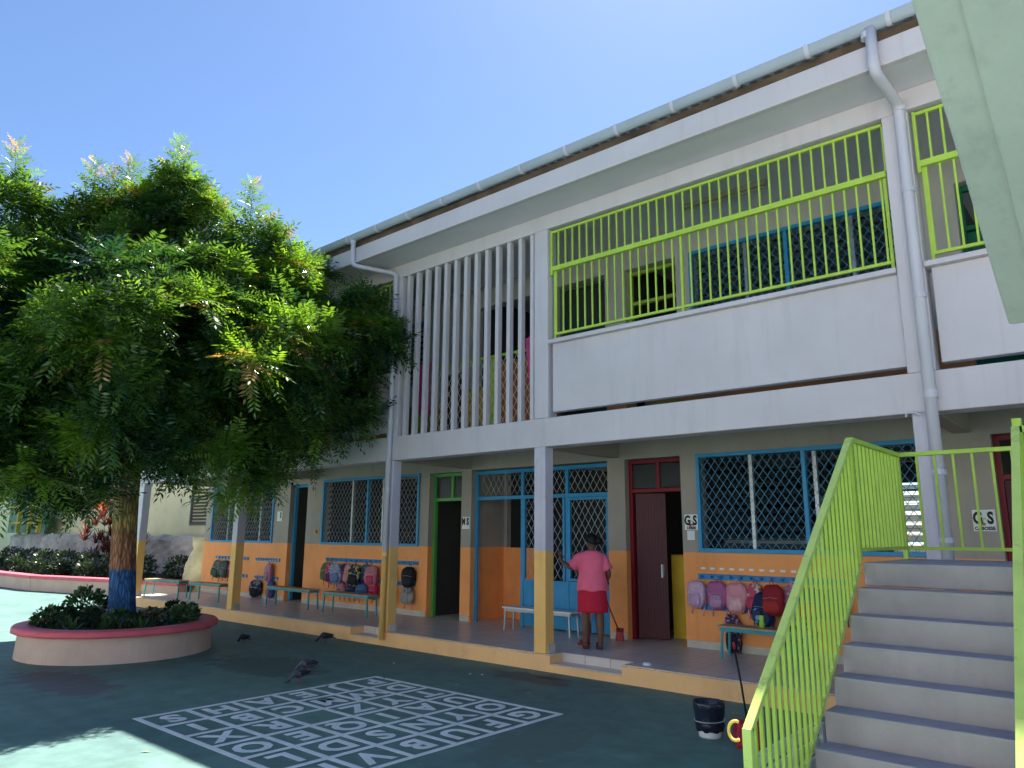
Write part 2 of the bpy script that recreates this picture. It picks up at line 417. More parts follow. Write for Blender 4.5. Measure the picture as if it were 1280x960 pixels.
# end walls
for (a, b, c, d_) in ((XG, XG + .2, FL + .001, 3.299), (X0, X0 + .2, 3.451, 6.571), (X1 - .2, X1, FL + .001, 3.299)):
    s = MB(); s.box(a, b, W + .221, 16.8 if a != XG else 16.59, c, d_); s.build('end_wall', BEIGE, B)
s = MB(); s.box(X0, X0 + .15, D + .30, W - .002, 3.451, 6.57); s.build('balcony_end_wall', WHITE, B)
# skirting along the wall
for a, b in ((XG + .01, -15.92), (-15.15, -10.97), (-10.02, -9.80), (-6.68, -6.39), (-5.36, -1.36), (-.34, X1 - .01)):
    s = MB(); s.box(a, b, W - .012, W - .001, FL + .001, FL + .105); s.build('skirting', SKIRT, B)
# rear wall of the rooms, louvred
RO = [(x, x + 2.6, 1.2, 2.9) for x in (-19.4, -15.9, -13.0, -9.6, -.4)] + [(-4.15, -3.45, 1.2, 2.9)]
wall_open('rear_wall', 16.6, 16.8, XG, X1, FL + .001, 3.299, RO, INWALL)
for (a, b, c, d) in RO:
    l = MB(); z = c + .06
    while z < d - .05:
        l.bar((a, 16.72, z), (b, 16.72, z), .012, .10 if a in (-15.9, -4.15) else .134, upv=(0, .75, .66) if a in (-15.9, -4.15) else (0, .98, .2)); z += .125
    l.build('rear_louvre', mat('louvre_slat', (.30, .27, .23), .5), B)
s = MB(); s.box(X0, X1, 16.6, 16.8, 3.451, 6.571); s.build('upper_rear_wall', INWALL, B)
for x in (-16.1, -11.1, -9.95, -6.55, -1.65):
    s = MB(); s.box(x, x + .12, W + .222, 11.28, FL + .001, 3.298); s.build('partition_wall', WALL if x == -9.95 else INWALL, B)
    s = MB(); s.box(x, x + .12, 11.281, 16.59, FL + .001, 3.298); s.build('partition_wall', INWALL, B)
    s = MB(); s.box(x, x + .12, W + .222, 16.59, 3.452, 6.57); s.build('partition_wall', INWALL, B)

def diamond(mb, xa, xb, za, zb, y, px, pz, r, upright=True):
    """woven wire: two families of crossing lines clipped to the rectangle"""
    sl_ = pz / px
    for sg in (1, -1):
        c0 = za - sl_ * (xb - xa) if sg > 0 else za
        c = c0 - (c0 % pz)
        while c < zb + sl_ * (xb - xa):
            pts = []
            # z = c + sg*sl*(x-xa)
            for x in (xa, xb):
                z = c + sg * sl_ * (x - xa)
                if za <= z <= zb: pts.append((x, z))
            for z in (za, zb):
                x = xa + (z - c) / (sg * sl_)
                if xa < x < xb: pts.append((x, z))
            if len(pts) >= 2:
                p, q = pts[0], pts[1]
                if abs(p[0] - q[0]) + abs(p[1] - q[1]) > .02:
                    mb.tube([(p[0], y, p[1]), (q[0], y, q[1])], r, 4, cap=False)
            c += pz
def rect_frame(mb, a, b, c, d, y0, y1, t):
    mb.box(a, b, y0, y1, c, c + t); mb.box(a, b, y0, y1, d - t, d)
    mb.box(a, a + t, y0, y1, c + t + .0005, d - t - .0005); mb.box(b - t, b, y0, y1, c + t + .0005, d - t - .0005)
def window(a, b, c, d, mull, louv_posts, wm, fm=BLUE, t=.055, y=W):
    f = MB(); rect_frame(f, a - .03, b + .03, c - .03, d + .03, y - .035, y + .05, t)
    for mx in mull: f.box(mx - t / 2, mx + t / 2, y - .03, y + .045, c + t - .029, d - t + .029)
    fo = f.build('window', fm, B, bevel=.004)
    wmb = MB(); diamond(wmb, a + .03, b - .03, c + .03, d - .03, y - .005, .12, .17, .0045); wmb.build('wire_mesh', wm, fo)
    for px_ in louv_posts:
        p = MB(); p.box(px_ - .025, px_ + .025, y + .06, y + .13, c + .001, d - .001); p.build('louvre_post', METAL, fo)
    l = MB(); z = c + .06
    edges = [a + .01] + sorted(list(louv_posts) + list(mull)) + [b - .01]
    while z < d - .04:
        for i in range(len(edges) - 1):
            l.bar((edges[i] + .03, y + .14, z), (edges[i + 1] - .03, y + .14, z), .006, .13, upv=(0, .8, .6))
        z += .125
    l.build('louvre', GLASS, fo)
    return fo
window(-19.62, -16.60, 1.58, 3.0, [-18.1], [-18.9, -17.3], WIRE)
window(-14.50, -11.25, 1.58, 2.98, [-12.88], [-13.52, -12.46], WIRE)
window(-5.08, -1.92, 1.60, 2.97, [-3.52], [-4.30, -3.40], WIREB)
window(.2, 3.0, 1.60, 2.97, [1.6], [.9, 2.3], WIREB)
window(-14.4, -11.2, 4.9, 6.2, [-12.8], [-13.6, -12.0], WIREB)
window(-5.05, -1.9, 4.55, 6.18, [-3.55], [-4.19, -2.67], WIREB)
window(.1, 3, 4.6, 6.18, [1.5], [.8, 2.2], WIREB)

def door_frame(a, b, z0, top_, tr, m, y, t=.06, leafs=1, mid=None):
    f = MB()
    f.box(a, a + t, y, y + .08, z0, top_); f.box(b - t, b, y, y + .08, z0, top_)
    f.box(a + t, b - t, y + .001, y + .079, top_ - t, top_ - .001)
    if tr: f.box(a + t, b - t, y + .001, y + .079, tr - t / 2, tr + t / 2)
    if mid: f.box(mid - t / 2, mid + t / 2, y + .002, y + .078, tr + t / 2 + .001, top_ - t - .001)
    return f.build('door', m, B, bevel=.004)
# green door (open, leaf folded inside)
yd = W + .12
dr = door_frame(-10.95, -10.04, FL + .002, 2.985, 2.47, GREENF, yd, mid=-10.42)
g_ = MB(); g_.box(-10.88, -10.11, yd + .03, yd + .036, 2.5, 2.92); g_.build('transom_pane', GLASS, dr)
# red door, leaf part open
dr = door_frame(-6.37, -5.38, FL + .002, 2.99, 2.50, REDF, yd, mid=-5.84)
g_ = MB(); g_.box(-6.30, -5.45, yd + .03, yd + .036, 2.54, 2.92); g_.build('transom_pane', GLASS, dr)
def leaf(parent, hx, hy, ang, wdt, z0, z1, m, handle=True, ribs=9, sgn=1):
    l = MB(); ca, sa = math.cos(ang), math.sin(ang)
    def P(u, v, z): return (hx + u * ca - v * sa, hy + u * sa + v * ca, z)
    def bx(u0, u1, v0, v1, za, zb):
        l.add([P(u, v, z) for z in (za, zb) for v in (v0, v1) for u in (u0, u1)], [(0, 2, 3, 1), (4, 5, 7, 6), (0, 1, 5, 4), (2, 6, 7, 3), (0, 4, 6, 2), (1, 3, 7, 5)])
    bx(0, wdt, -.018, .018, z0, z1)
    for i in range(ribs):
        u = .04 + (wdt - .08) * i / (ribs - 1); bx(u - .012, u + .012, -.026, -.0185, z0 + .03, z1 - .03)
    lo = l.build('door_leaf', m, parent)
    if handle:
        h = MB(); p = P(wdt - .07, -.05, 1.2); h.box(p[0] - .012, p[0] + .012, p[1] - .03, p[1] + .02, 1.16, 1.36); h.build('handle', PWHITE, parent)
    return lo
leaf(dr, -6.30, yd + .09, R(22), .47, FL + .02, 2.46, MAROON)
# right red door
dr = door_frame(-1.34, -.36, FL + .002, 2.99, 2.50, REDF, yd, mid=-.85)
leaf(dr, -1.28, yd + .09, R(10), .84, FL + .02, 2.46, MAROON)
# left blue door
dr = door_frame(-15.90, -15.17, FL + .002, 2.95, None, BLUE, yd)
# upper doors
dr = door_frame(-6.28, -5.33, 3.46, 6.18, 5.62, mat('olive_door_paint', (.32, .42, .06), .4), yd)
s = MB(); s.box(-6.2, -5.4, yd + .3, yd + .34, 3.5, 5.3); s.build('door_leaf', mat('ochre_door', (.5, .3, .05), .5), dr)
dr = door_frame(-1.40, -.42, 3.46, 6.18, 5.62, DGREEN, yd); leaf(dr, -1.34, yd + .09, 0, .86, 3.48, 5.58, DGREEN)
dr = door_frame(-7.74, -6.68, 3.46, 6.2, None, mat('grey_door_frame', (.1, .1, .1), .5), yd); leaf(dr, -7.68, yd + .09, 0, .94, 3.48, 6.13, mat('dark_door', (.035, .045, .045), .5))
# blue mesh screen
ys = W + .12
sc = MB(); a, b = -9.78, -6.70
t = .06
for xx in (a + t / 2, -8.62, -7.62, b - t / 2): sc.box(xx - t / 2, xx + t / 2, ys, ys + .05, FL + .002, 2.98)
for z in (2.95, 2.47): 
    for (p, q) in ((a + t, -8.65), (-8.59, -7.65), (-7.59, b - t)): sc.box(p, q, ys + .002, ys + .048, z - .035, z + .03)
for (p, q) in ((-8.59, -7.65), (-7.59, b - t)): sc.box(p, q, ys + .01, ys + .04, FL + .03, 1.03); sc.box(p + .2, p + .215, ys + .004, ys + .0095, FL + .05, 1.0); sc.box(p + .5, p + .515, ys + .004, ys + .0095, FL + .05, 1.0)
# slightly proud inner gate frame
rect_frame(sc, -7.585, b - t - .003, 1.04, 2.43, ys - .02, ys + .03, .045)
sc.box(-8.585, -8.54, ys - .02, ys + .03, 1.04, 2.43); sc.box(-7.70, -7.655, ys - .02, ys + .03, 1.04, 2.43)
so_ = sc.build('blue_screen', BLUE, B, bevel=.003)
wm = MB(); diamond(wm, -9.7, -6.78, 2.52, 2.91, ys + .06, .13, .21, .005); diamond(wm, -8.58, -6.78, 1.05, 2.45, ys + .06, .13, .21, .005)
wm.build('wire_mesh', WIRE, so_)
s = MB(); s.box(-9.829, -9.75, W + 1.0, W + 1.12, FL + .001, 3.29); s.box(-9.749, -8.75, W + 1.0, W + 1.12, FL + .001, 1.55); s.build('inner_wall', WALL, B)
l = MB(); z = 1.5
while z < 2.9:
    l.bar((-9.3, W + 1.06, z), (-8.62, W + 1.06, z), .008, .09, upv=(0, .8, .6)); z += .12
l.build('inner_louvre', GLASS, B)

# downpipes
def pipe(pts, r, m, cuffs, name='downpipe'):
    mb = MB(); mb.tube(pts, r, 14); o = mb.build(name, m, B, smooth=True)
    for (p, q) in cuffs:
        c = MB(); c.tube([p, q], r + .008, 14); c.build('pipe_collar', m, o, smooth=False)
def bend(path, k=.10, n=5):
    out = [Vector(path[0])]
    for i in range(1, len(path) - 1):
        p, a, b = Vector(path[i]), Vector(path[i - 1]), Vector(path[i + 1])
        s0 = p + (a - p).normalized() * k; s1 = p + (b - p).normalized() * k
        for j in range(n + 1):
            u = j / n; out.append(s0 * (1 - u) ** 2 + p * 2 * u * (1 - u) + s1 * u * u)
    out.append(Vector(path[-1])); return out
PY = D - .055
pipe(bend([(-10.30, 7.515, 6.99), (-10.30, 7.515, 6.50), (-9.815, PY, 6.40), (-9.815, PY, .10)]), .043, PIPE,
     [((-9.815, PY, 6.34), (-9.815, PY, 6.38)), ((-9.815, PY, 3.7), (-9.815, PY, 3.75)), ((-9.815, PY, 2.52), (-9.815, PY, 2.58)), ((-9.815, PY, 1.43), (-9.815, PY, 1.49)), ((-10.3, 7.515, 6.90), (-10.3, 7.515, 6.96))])
pipe(bend([(-1.60, 7.505, 6.99), (-1.60, 7.505, 6.49), (-1.535, PY, 6.38), (-1.535, PY, .06)]), .056, PIPEW,
     [((-1.53, PY, 6.3), (-1.53, PY, 6.36)), ((-1.53, PY, 5.36), (-1.53, PY, 5.41)), ((-1.53, PY, 4.2), (-1.53, PY, 4.25)), ((-1.53, PY, 3.16), (-1.53, PY, 3.24)), ((-1.53, PY, 2.4), (-1.53, PY, 2.45)), ((-1.53, PY, 1.75), (-1.53, PY, 1.8)), ((-1.635, 7.52, 6.89), (-1.635, 7.52, 6.96))])
s = MB(); s.tube([(-1.78, D - .02, 3.0), (-1.76, D - .05, 3.03), (-1.70, D - .05, 3.035), (-1.64, D - .03, 3.0)], .012, 6); s.build('pipe_bracket', PIPEW, B)

# vertical fins of the stairwell bay
nf = 13
for i in range(nf):
    x = -9.585 + i * .2365
    f = MB(); f.box(x - .005, x + .063, D + .02, D + .11, 3.446, 6.329); f.build('fin', WHITE, B, bevel=.005)

# lime balcony grilles
def grille(a, b, y, step=.127):
    gr = MB(); n_ = int((b - a) / step)
    for i in range(n_ + 1):
        x = a + (b - a) * i / n_
        if 0 < i < n_ + 1: gr.box(x - .0105, x + .0105, y - .035, y - .014, 5.735, 6.265)
        x2 = x + .45 * (b - a) / n_
        if x2 < b: gr.box(x2 - .0105, x2 + .0105, y + .002, y + .02, 4.715, 5.665)
    o = gr.build('balcony_grille', LIME, B)
    r_ = MB(); r_.box(a - .005, b, y - .045, y + .015, 5.666, 5.734); r_.build('mid_rail', LIME, o)
    r_ = MB(); r_.box(a - .005, b, y - .04, y - .005, 6.266, 6.30); r_.build('top_rail', LIME, o)
    r_ = MB(); r_.box(a + .05, b - .03, y - .003, y + .03, 4.68, 4.714); r_.build('bottom_rail', LIME, o)
    r_ = MB(); r_.box(a - .012, a + .02, y - .046, y - .012, 5.60, 6.31); r_.build('end_post', LIME, o)
    for x in (a + .035, (a + b) / 2 - .2, b - .03):
        r_ = MB(); r_.box(x - .017, x + .017, y + .001, y + .035, 4.591, 5.665); r_.build('post', LIME, o)
grille(-6.375, -1.75, D + .10)
grille(-1.43, 3.1, D + .10)
grille(-14.67, -10.0, D + .10)
# stairwell behind the fins
s = MB(); s.box(-10.3, -7.2, 9.2, 9.24, 4.83, 4.87); s.box(-10.3, -10.26, 9.2, 9.24, 3.46, 4.829); s.box(-7.24, -7.2, 9.2, 9.24, 3.46, 4.829); s.box(-8.66, -8.36, 9.241, 9.26, 3.5, 4.828)
go = s.build('stairwell_guard', LIME, B)
wm = MB(); diamond(wm, -10.25, -7.25, 3.5, 4.82, 9.19, .12, .2, .006); wm.build('wire_mesh', mat('pale_wire', (.75, .68, .45), .5), go)
for (a, b, zt, c) in ((-8.34, -7.3, 4.75, (.42, .11, .04)), (-9.12, -8.68, 4.35, (.50, .30, .04)), (-9.7, -9.14, 4.7, (.02, .02, .02)), (-10.25, -9.72, 4.1, (.30, .18, .08)), (-10.9, -10.35, 4.2, (.3, .2, .1))):
    s = MB(); s.box(a, b, 9.30, 9.33, 3.46, zt); s.build('infill_board', mat('board_%d' % int(-a * 10), c, .6), B)
s = MB()
for i in range(5): s.box(-9.7, -8.0, 11.5 + i * .3, 11.8 + i * .3, 3.46, 3.6 + i * .18)
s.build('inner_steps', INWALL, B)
s = MB(); s.tube([(-14, 9.9, 6.5), (3, 9.9, 6.5)], .012, 6); s.build('conduit', BEIGE, B)
for x, z in ((-4.05, 6.50), (-12.5, 6.50)):
    s = MB(); s.box(x - .62, x + .62, 9.19, 9.29, z, z + .07); lo = s.build('tube_light_fitting', BEIGE, B, bevel=.01)
    t_ = MB(); t_.tube([(x - .58, 9.24, z - .025), (x + .58, 9.24, z - .025)], .018, 8); t_.build('tube', BEIGE, lo)
s = MB(); s.box(-4.7, -3.4, 9.18, 9.20, 6.42, 6.47)
# lit fluorescent tubes inside
LAMP = emit('lit_tube', (.95, 1, .95), 6)
for (x, y, z, ln) in ((-12.9, 13.0, 3.05, 1.2), (-11.6, 13.2, 3.05, .6), (-10.6, 13.2, 3.1, .3), (-11.9, 12.2, 6.1, .35)):
    s = MB(); s.box(x - ln / 2, x + ln / 2, y, y + .06, z + .04, z + .09); lo = s.build('tube_light_fitting', PWHITE, B)
    t_ = MB(); t_.tube([(x - ln / 2, y + .03, z + .015), (x + ln / 2, y + .03, z + .015)], .018, 8); t_.build('tube', LAMP, lo)

# ------------------------------------------------------------------ signs
def sign(x, z, wd, ht, big, small, label, fruit, y=W, sz=.15):
    t_ = local_thing('class_sign', label, 'sign', (x, y, z), 0, 'class signs on the verandah wall')
    p = MB(); p.box(-wd / 2, wd / 2, -.010, -.002, -ht / 2, ht / 2); p.build('board', PAPER, t_)
    rot = (PI / 2, 0, 0)
    n_ = len(big)
    for i, ch in enumerate(big):
        xx = (-.28 + .56 * i) * wd if n_ > 1 else .22 * wd
        text_obj('lettering', ch, sz * 1.25, BLACK, (xx, -.013, .12 * ht), rot, t_, .008, .70 if ch != 'M' else .6)
    if small: text_obj('lettering', small, .052, BLACK, (0, -.013, -.37 * ht), rot, t_, .002, .95)
    if fruit:
        f = MB(); f.lathe([(.001, -.001), (.022, .004), (.028, .018), (.02, .034), (.001, .04)], 10, (-.015, -.012, -.06), cap=False)
        if fruit == 'cherry': f.lathe([(.001, -.001), (.02, .004), (.026, .016), (.02, .03), (.001, .036)], 10, (.035, -.012, -.05), cap=False)
        for i, v in enumerate(f.v): f.v[i] = (v[0], -.012 + (v[1] + .012) * .1, v[2])
        f.build('fruit_picture', REDP if fruit == 'cherry' else mat('pod_brown', (.45, .16, .05), .5), t_)
        st = MB(); st.tube([(-.015, -.013, -.02), (0, -.013, .03)], .003, 5); st.tube([(.035, -.013, -.02), (0, -.013, .03)], .003, 5); st.build('stem_picture', GREENF, t_)
    return t_
sign(-5.225, 2.00, .22, .225, 'GS', 'CERISE', 'white class sign reading GS CERISE with cherries, between the red door and the blue window', 'cherry')
sign(-9.905, 2.01, .19, .225, 'MS', '', 'white class sign reading MS on the pier between green door and blue screen', None, sz=.14)
sign(-1.50, 2.00, .23, .245, 'GS', 'CABOSSE', 'white class sign reading GS CABOSSE with a cocoa pod, behind the stair landing railing', 'pod')
sign(-16.30, 2.2, .22, .24, 'S', '', 'small white class sign beside the far left window, half hidden by tree shade', None)
s = MB(); s.box(-5.30, -5.18, W - .006, W - .002, 1.74, 1.875); tag(s.build('notice_paper', PAPER), 'plain white paper taped below the GS CERISE sign', 'notice')
s = MB(); s.box(-1.55, -1.28, 9.6, 9.62, 4.45, 4.66); t_ = s.build('balcony_sign', PAPER); tag(t_, 'white sign with black letter tops just above the balcony sill near the overhead slab', 'sign')
def flower(x, z, label):
    t_ = local_thing('wall_sunflower', label, 'wall decoration', (x, W, z))
    p = MB()
    for k in range(14):
        a = 2 * PI * k / 14; c, s_ = math.cos(a), math.sin(a)
        p.add([(c * .03, -.006, s_ * .03), (c * .07 - s_ * .016, -.008, s_ * .07 + c * .016), (c * .105, -.004, s_ * .105), (c * .07 + s_ * .016, -.008, s_ * .07 - c * .016)], [(0, 1, 2, 3)])
    p.build('petals', mat('petal_yellow', (.62, .42, .15), .6), t_)
    c = MB(); c.lathe([(.001, 0), (.045, 0), (.04, .01), (.001, .014)], 14); c.v = [(v[0], -v[2] - .008, v[1]) for v in c.v]
    c.build('flower_centre', mat('flower_brown', (.25, .12, .03), .7), t_)
flower(-14.72, 1.83, 'pale sunflower decoration on the grey wall beside the far blue door')

# ------------------------------------------------------------------ coat racks, backpacks
def rack(x0, x1, z, n_, label, pegm=BLUE2, tags=False, check=False):
    t_ = thing('coat_rack', label, 'coat rack', ((x0 + x1) / 2, W, z), 0, 'blue coat racks on the orange verandah wall')
    b_ = MB(); b_.box(x0, x1, W - .024, W - .001, z - .04, z + .04); b_.build('board', BLUE2, t_, bevel=.004)
    for i in range(n_):
        x = x0 + .07 + (x1 - x0 - .14) * i / (n_ - 1)
        p = MB(); p.tube([(x, W - .02, z), (x, W - .06, z - .005), (x, W - .085, z + .025)], [.013, .011, .014], 8); p.build('peg', pegm, t_, smooth=True)
        if tags:
            q = MB(); q.box(x - .035, x + .035, W - .005, W - .002, z + .10, z + .13); q.build('name_tag', PAPER, t_)
        if check:
            q = MB(); q.box(x - .03, x + .03, W - .029, W - .0245, z - .025, z + .02); q.build('name_tag', PAPER, t_)
rack(-5.14, -3.1, 1.225, 14, 'long blue peg board with white name tags above it, under the right blue window', tags=True)
rack(-5.12, -3.1, .80, 12, 'lower blue peg board under the right blue window, mostly hidden by bags')
rack(-14.25, -11.2, 1.225, 18, 'long blue peg board packed with bags under the middle blue window')
rack(-14.1, -11.3, .82, 16, 'lower blue peg board behind bags under the middle blue window')
rack(-19.2, -17.6, 1.15, 10, 'upper blue peg board with white tags left of the far column', check=True)
rack(-17.2, -16.15, 1.15, 9, 'upper blue peg board with white tags right of the far column, empty', check=True)
rack(-18.6, -17.6, .72, 6, 'lower blue peg board with white tags left of the far column', check=True)
rack(-17.2, -16.18, .72, 9, 'lower blue peg board with white tags right of the far column', check=True)

def fabric(name, c): return mat('fabric_' + name, c, .75, .18, 14, .4, 120)
def pattern(name, c1, c2, sc_=18):
    m = mat('fabric_' + name, c1, .75, .1, 14, .3, 120)
    N, L = nodes(m)
    if N.get('pat'): return m
    v = [n_ for n_ in N if n_.type == 'VECT_MATH'][0]
    tc = [n_ for n_ in N if n_.type == 'TEX_COORD'][0]
    vo = N.new('ShaderNodeTexVoronoi'); vo.name = 'pat'; vo.inputs['Scale'].default_value = sc_; L.new(tc.outputs['Object'], vo.inputs['Vector'])
    lt = N.new('ShaderNodeMath'); lt.operation = 'LESS_THAN'; lt.inputs[1].default_value = .38; L.new(vo.outputs['Distance'], lt.inputs[0])
    mi = N.new('ShaderNodeMix'); mi.data_type = 'RGBA'; L.new(lt.outputs[0], mi.inputs[0]); mi.inputs[6].default_value = (*c1, 1); mi.inputs[7].default_value = (*c2, 1)
    L.new(mi.outputs[2], v.inputs[0]); return m
def sup(w_, d_, h_, z, e=.45, n_=20, cx=0, cy=0):
    out = []
    for k in range(n_):
        a = 2 * PI * k / n_; c, s_ = math.cos(a), math.sin(a)
        out.append((cx + w_ * math.copysign(abs(c) ** e, c), cy + d_ * math.copysign(abs(s_) ** e, s_), z))
    return out
def backpack(label, x, z, wd, ht, m, m2, tilt=0, y=W, dp=.13, group='school bags hanging under the right window'):
    """hangs with its top loop at z; local y toward the wall is +"""
    wd *= 1.14; ht *= 1.06; sg_ = random.uniform(-1, 1); tilt += R(random.uniform(-4, 4)); pk_ = random.uniform(.30, .40)
    t_ = local_thing('backpack', label, 'backpack', (x, y - .075, z), R(random.uniform(-14, 14)), group, ry=tilt)
    b_ = MB(); rings = []
    K = 9
    for i in range(K):
        u = i / (K - 1); zz = -.05 - ht * u
        ww = wd / 2 * (math.sin(PI * (.12 + .80 * u)) ** .35) * (1 + .06 * math.sin(3 * u + x))
        dd = dp / 2 * (math.sin(PI * (.10 + .78 * u)) ** .5)
        if i in (0, K - 1): ww *= .72; dd *= .5
        rings.append(sup(ww, dd, 0, zz, .62, 20, .022 * sg_ * math.sin(2.6 * u) + .01 * math.sin(7 * u + x * 3), -dd * .2 - .012 * u * abs(sg_)))
    b_.loft(rings); b_.build('body', m, t_, smooth=True)
    p = MB(); rings = []
    for i in range(5):
        u = i / 4; k = .8 if i in (0, 4) else 1
        rings.append(sup(wd * pk_ * k, .028 * k, 0, -.05 - ht * (.48 + .42 * u), .6, 16, 0, -dp / 2 - .012))
    p.loft(rings); p.build('front_pocket', m2, t_, smooth=True)
    l = MB(); l.tube([(-.025, .01, -.06), (-.02, .0, -.015), (0, 0, .0), (.02, 0, -.015), (.025, .01, -.06)], .006, 6); l.build('top_loop', m2, t_, smooth=True)
    for sg in (-1, 1):
        st = MB(); st.tube([(sg * .05, .02, -.07), (sg * wd * .42, .035, -ht * .35), (sg * wd * .45, .03, -ht * .8), (sg * wd * .35, .02, -ht - .08), (sg * wd * .36, .02, -ht - .14)], .009, 5); st.build('strap', m2, t_, smooth=True)
    z_ = MB(); z_.tube([(-wd * .33, -dp / 2 - .012, -.05 - ht * .44), (0, -dp / 2 - .03, -.05 - ht * .40), (wd * .33, -dp / 2 - .012, -.05 - ht * .44)], .004, 5); z_.build('zip', METAL, t_)
    return t_
G1 = 'school bags hanging under the right window'
backpack('leftmost pale lilac patterned backpack by the red door, tilted outward', -5.12, 1.21, .26, .36, pattern('lilac', (.60, .36, .52), (.72, .58, .66), 40), fabric('lilac_plain', (.55, .34, .50)), R(8), group=G1)
backpack('mauve pink backpack with a shiny band, second from the left under the window', -4.84, 1.22, .26, .37, fabric('mauve', (.42, .12, .28)), pattern('mauve2', (.50, .25, .42), (.25, .25, .3), 20), R(-2), group=G1)
backpack('light pink round-pocket backpack under the right window', -4.54, 1.21, .30, .39, fabric('lightpink', (.72, .30, .34)), fabric('lightpink2', (.75, .42, .44)), R(-3), group=G1)
backpack('small pink and white drawstring backpack beside the navy bag', -4.27, 1.21, .20, .36, pattern('pinkwhite', (.55, .07, .14), (.65, .55, .42), 16), fabric('crimson', (.5, .05, .12)), 0, group=G1)
backpack('large navy backpack with pale piping hanging lowest of its row', -4.10, 1.10, .30, .42, fabric('navy', (.015, .025, .08)), pattern('navy2', (.03, .05, .12), (.2, .4, .6), 12), R(5), group=G1, y=W - .06)
backpack('dark red backpack in front of the navy one', -3.99, 1.22, .26, .38, fabric('darkred', (.30, .015, .025)), fabric('darkred2', (.38, .03, .03)), 0, group=G1, y=W - .14)
backpack('pink backpack almost hidden between the red bag and the red-and-navy bag', -3.76, 1.22, .22, .42, pattern('pinkwhite2', (.62, .18, .28), (.7, .45, .5), 20), fabric('lightpink2', (.75, .42, .44)), 0, group=G1)
backpack('square navy backpack with a big red front panel', -3.52, 1.20, .34, .38, fabric('navyblue', (.02, .05, .16)), fabric('brightred', (.55, .03, .03)), R(-5), group=G1, y=W - .08)
backpack('dark teal bag at the right end of the rack behind the stair railing', -3.22, 1.20, .26, .36, fabric('teal', (.02, .12, .16)), fabric('dteal', (.01, .06, .09)), 0, group=G1)
backpack('small dark floral bag on the lower rack above the bench', -4.63, .78, .20, .50, pattern('floral', (.05, .03, .08), (.50, .25, .30), 24), fabric('black', (.015, .015, .02)), 0, dp=.1, group=G1)
backpack('black and white patterned backpack hanging behind the bench', -3.72, .76, .32, .50, pattern('bw', (.02, .02, .03), (.35, .36, .38), 16), fabric('tealstrap', (.03, .25, .28)), R(4), group=G1)
bo = local_thing('water_bottle', 'lime green drinking bottle with a dark cap standing on the right bench', 'bottle', (-4.06, 9.72, .62))
b_ = MB(); b_.lathe([(.001, 0), (.033, 0), (.035, .06), (.028, .09), (.034, .14), (.03, .17)], 14); b_.build('body', mat('lime_bottle', (.35, .65, .05), .3), bo, smooth=True)
b_ = MB(); b_.lathe([(.031, .168), (.031, .19), (.015, .2), (.012, .225), (.001, .226)], 12); b_.build('cap', BLACK, bo, smooth=True)
G2 = 'school bags hanging under the middle window'
cols2 = [('olive camouflage backpack at the far left of the middle rack', pattern('camo', (.10, .12, .05), (.25, .22, .12), 14), fabric('olive', (.12, .14, .06))),
         ('magenta spotted backpack second on the middle rack', pattern('mag', (.45, .03, .16), (.65, .35, .4), 26), fabric('plum', (.15, .02, .1))),
         ('dusty blue backpack third on the middle rack', pattern('dblue', (.22, .28, .42), (.45, .4, .5), 20), fabric('dblue2', (.15, .2, .35))),
         ('dark purple backpack beside the dusty blue one', fabric('purple', (.10, .03, .12)), fabric('purple2', (.16, .05, .16))),
         ('rose pink quilted backpack in the middle of the row', pattern('rose', (.55, .20, .22), (.65, .35, .33), 26), fabric('rose2', (.6, .25, .25))),
         ('black and yellow printed backpack on the middle rack', pattern('by', (.02, .03, .06), (.45, .35, .1), 14), fabric('black', (.015, .015, .02))),
         ('navy leafy-print backpack on the middle rack', pattern('leafy', (.02, .04, .09), (.10, .25, .25), 18), fabric('navy', (.015, .025, .08))),
         ('faded pink backpack beside the downpipe', pattern('faded', (.5, .15, .2), (.4, .25, .25), 18), fabric('crimson', (.5, .05, .12)))]
for i, (lb, m1, m2) in enumerate(cols2):
    backpack(lb, -14.15 + i * .235, 1.21 - .015 * (i % 2), .29, .38 + .02 * (i % 3), m1, m2, R(random.uniform(-6, 6)), group=G2, y=W - .05 * (i % 3))
backpack('dull grey-red bag right of the downpipe column', -11.92, 1.2, .18, .62, pattern('dgrey', (.12, .05, .06), (.3, .2, .15), 14), fabric('black', (.015, .015, .02)), 0, group=G2)
backpack('plain black backpack alone at the right end of the middle rack', -11.36, 1.2, .28, .38, fabric('black', (.015, .015, .02)), fabric('black2', (.02, .02, .025)), R(4), group=G2)
backpack('grey cloth bag hanging below the black backpack', -11.42, .82, .30, .32, pattern('greycloth', (.36, .33, .31), (.18, .16, .15), 9), fabric('greyplain', (.33, .31, .3)), R(-4), group=G2)
for i, (lb, c) in enumerate((('pale pink bag on the lower middle rack', (.5, .2, .22)), ('dark blue bag on the lower middle rack', (.03, .03, .10)), ('mid blue bag on the lower middle rack', (.08, .14, .32)), ('bright crimson bag on the lower middle rack', (.5, .02, .08)))):
    backpack(lb, -13.55 + i * .33 + (.1 if i == 3 else 0), .83, .25, .30, fabric('low%d' % i, c), fabric('lowb%d' % i, tuple(q * .7 for q in c)), R(random.uniform(-5, 5)), group=G2)
G3 = 'school bags hanging under the far window'
backpack('green and grey backpack left of the far column', -18.95, 1.12, .30, .42, pattern('gg', (.06, .12, .08), (.25, .18, .2), 14), fabric('dgreen', (.05, .09, .07)), R(10), group=G3)
backpack('dark green backpack next to the red one by the far column', -18.62, 1.13, .28, .42, fabric('dgreen', (.05, .09, .07)), fabric('grey5', (.12, .13, .12)), 0, group=G3)
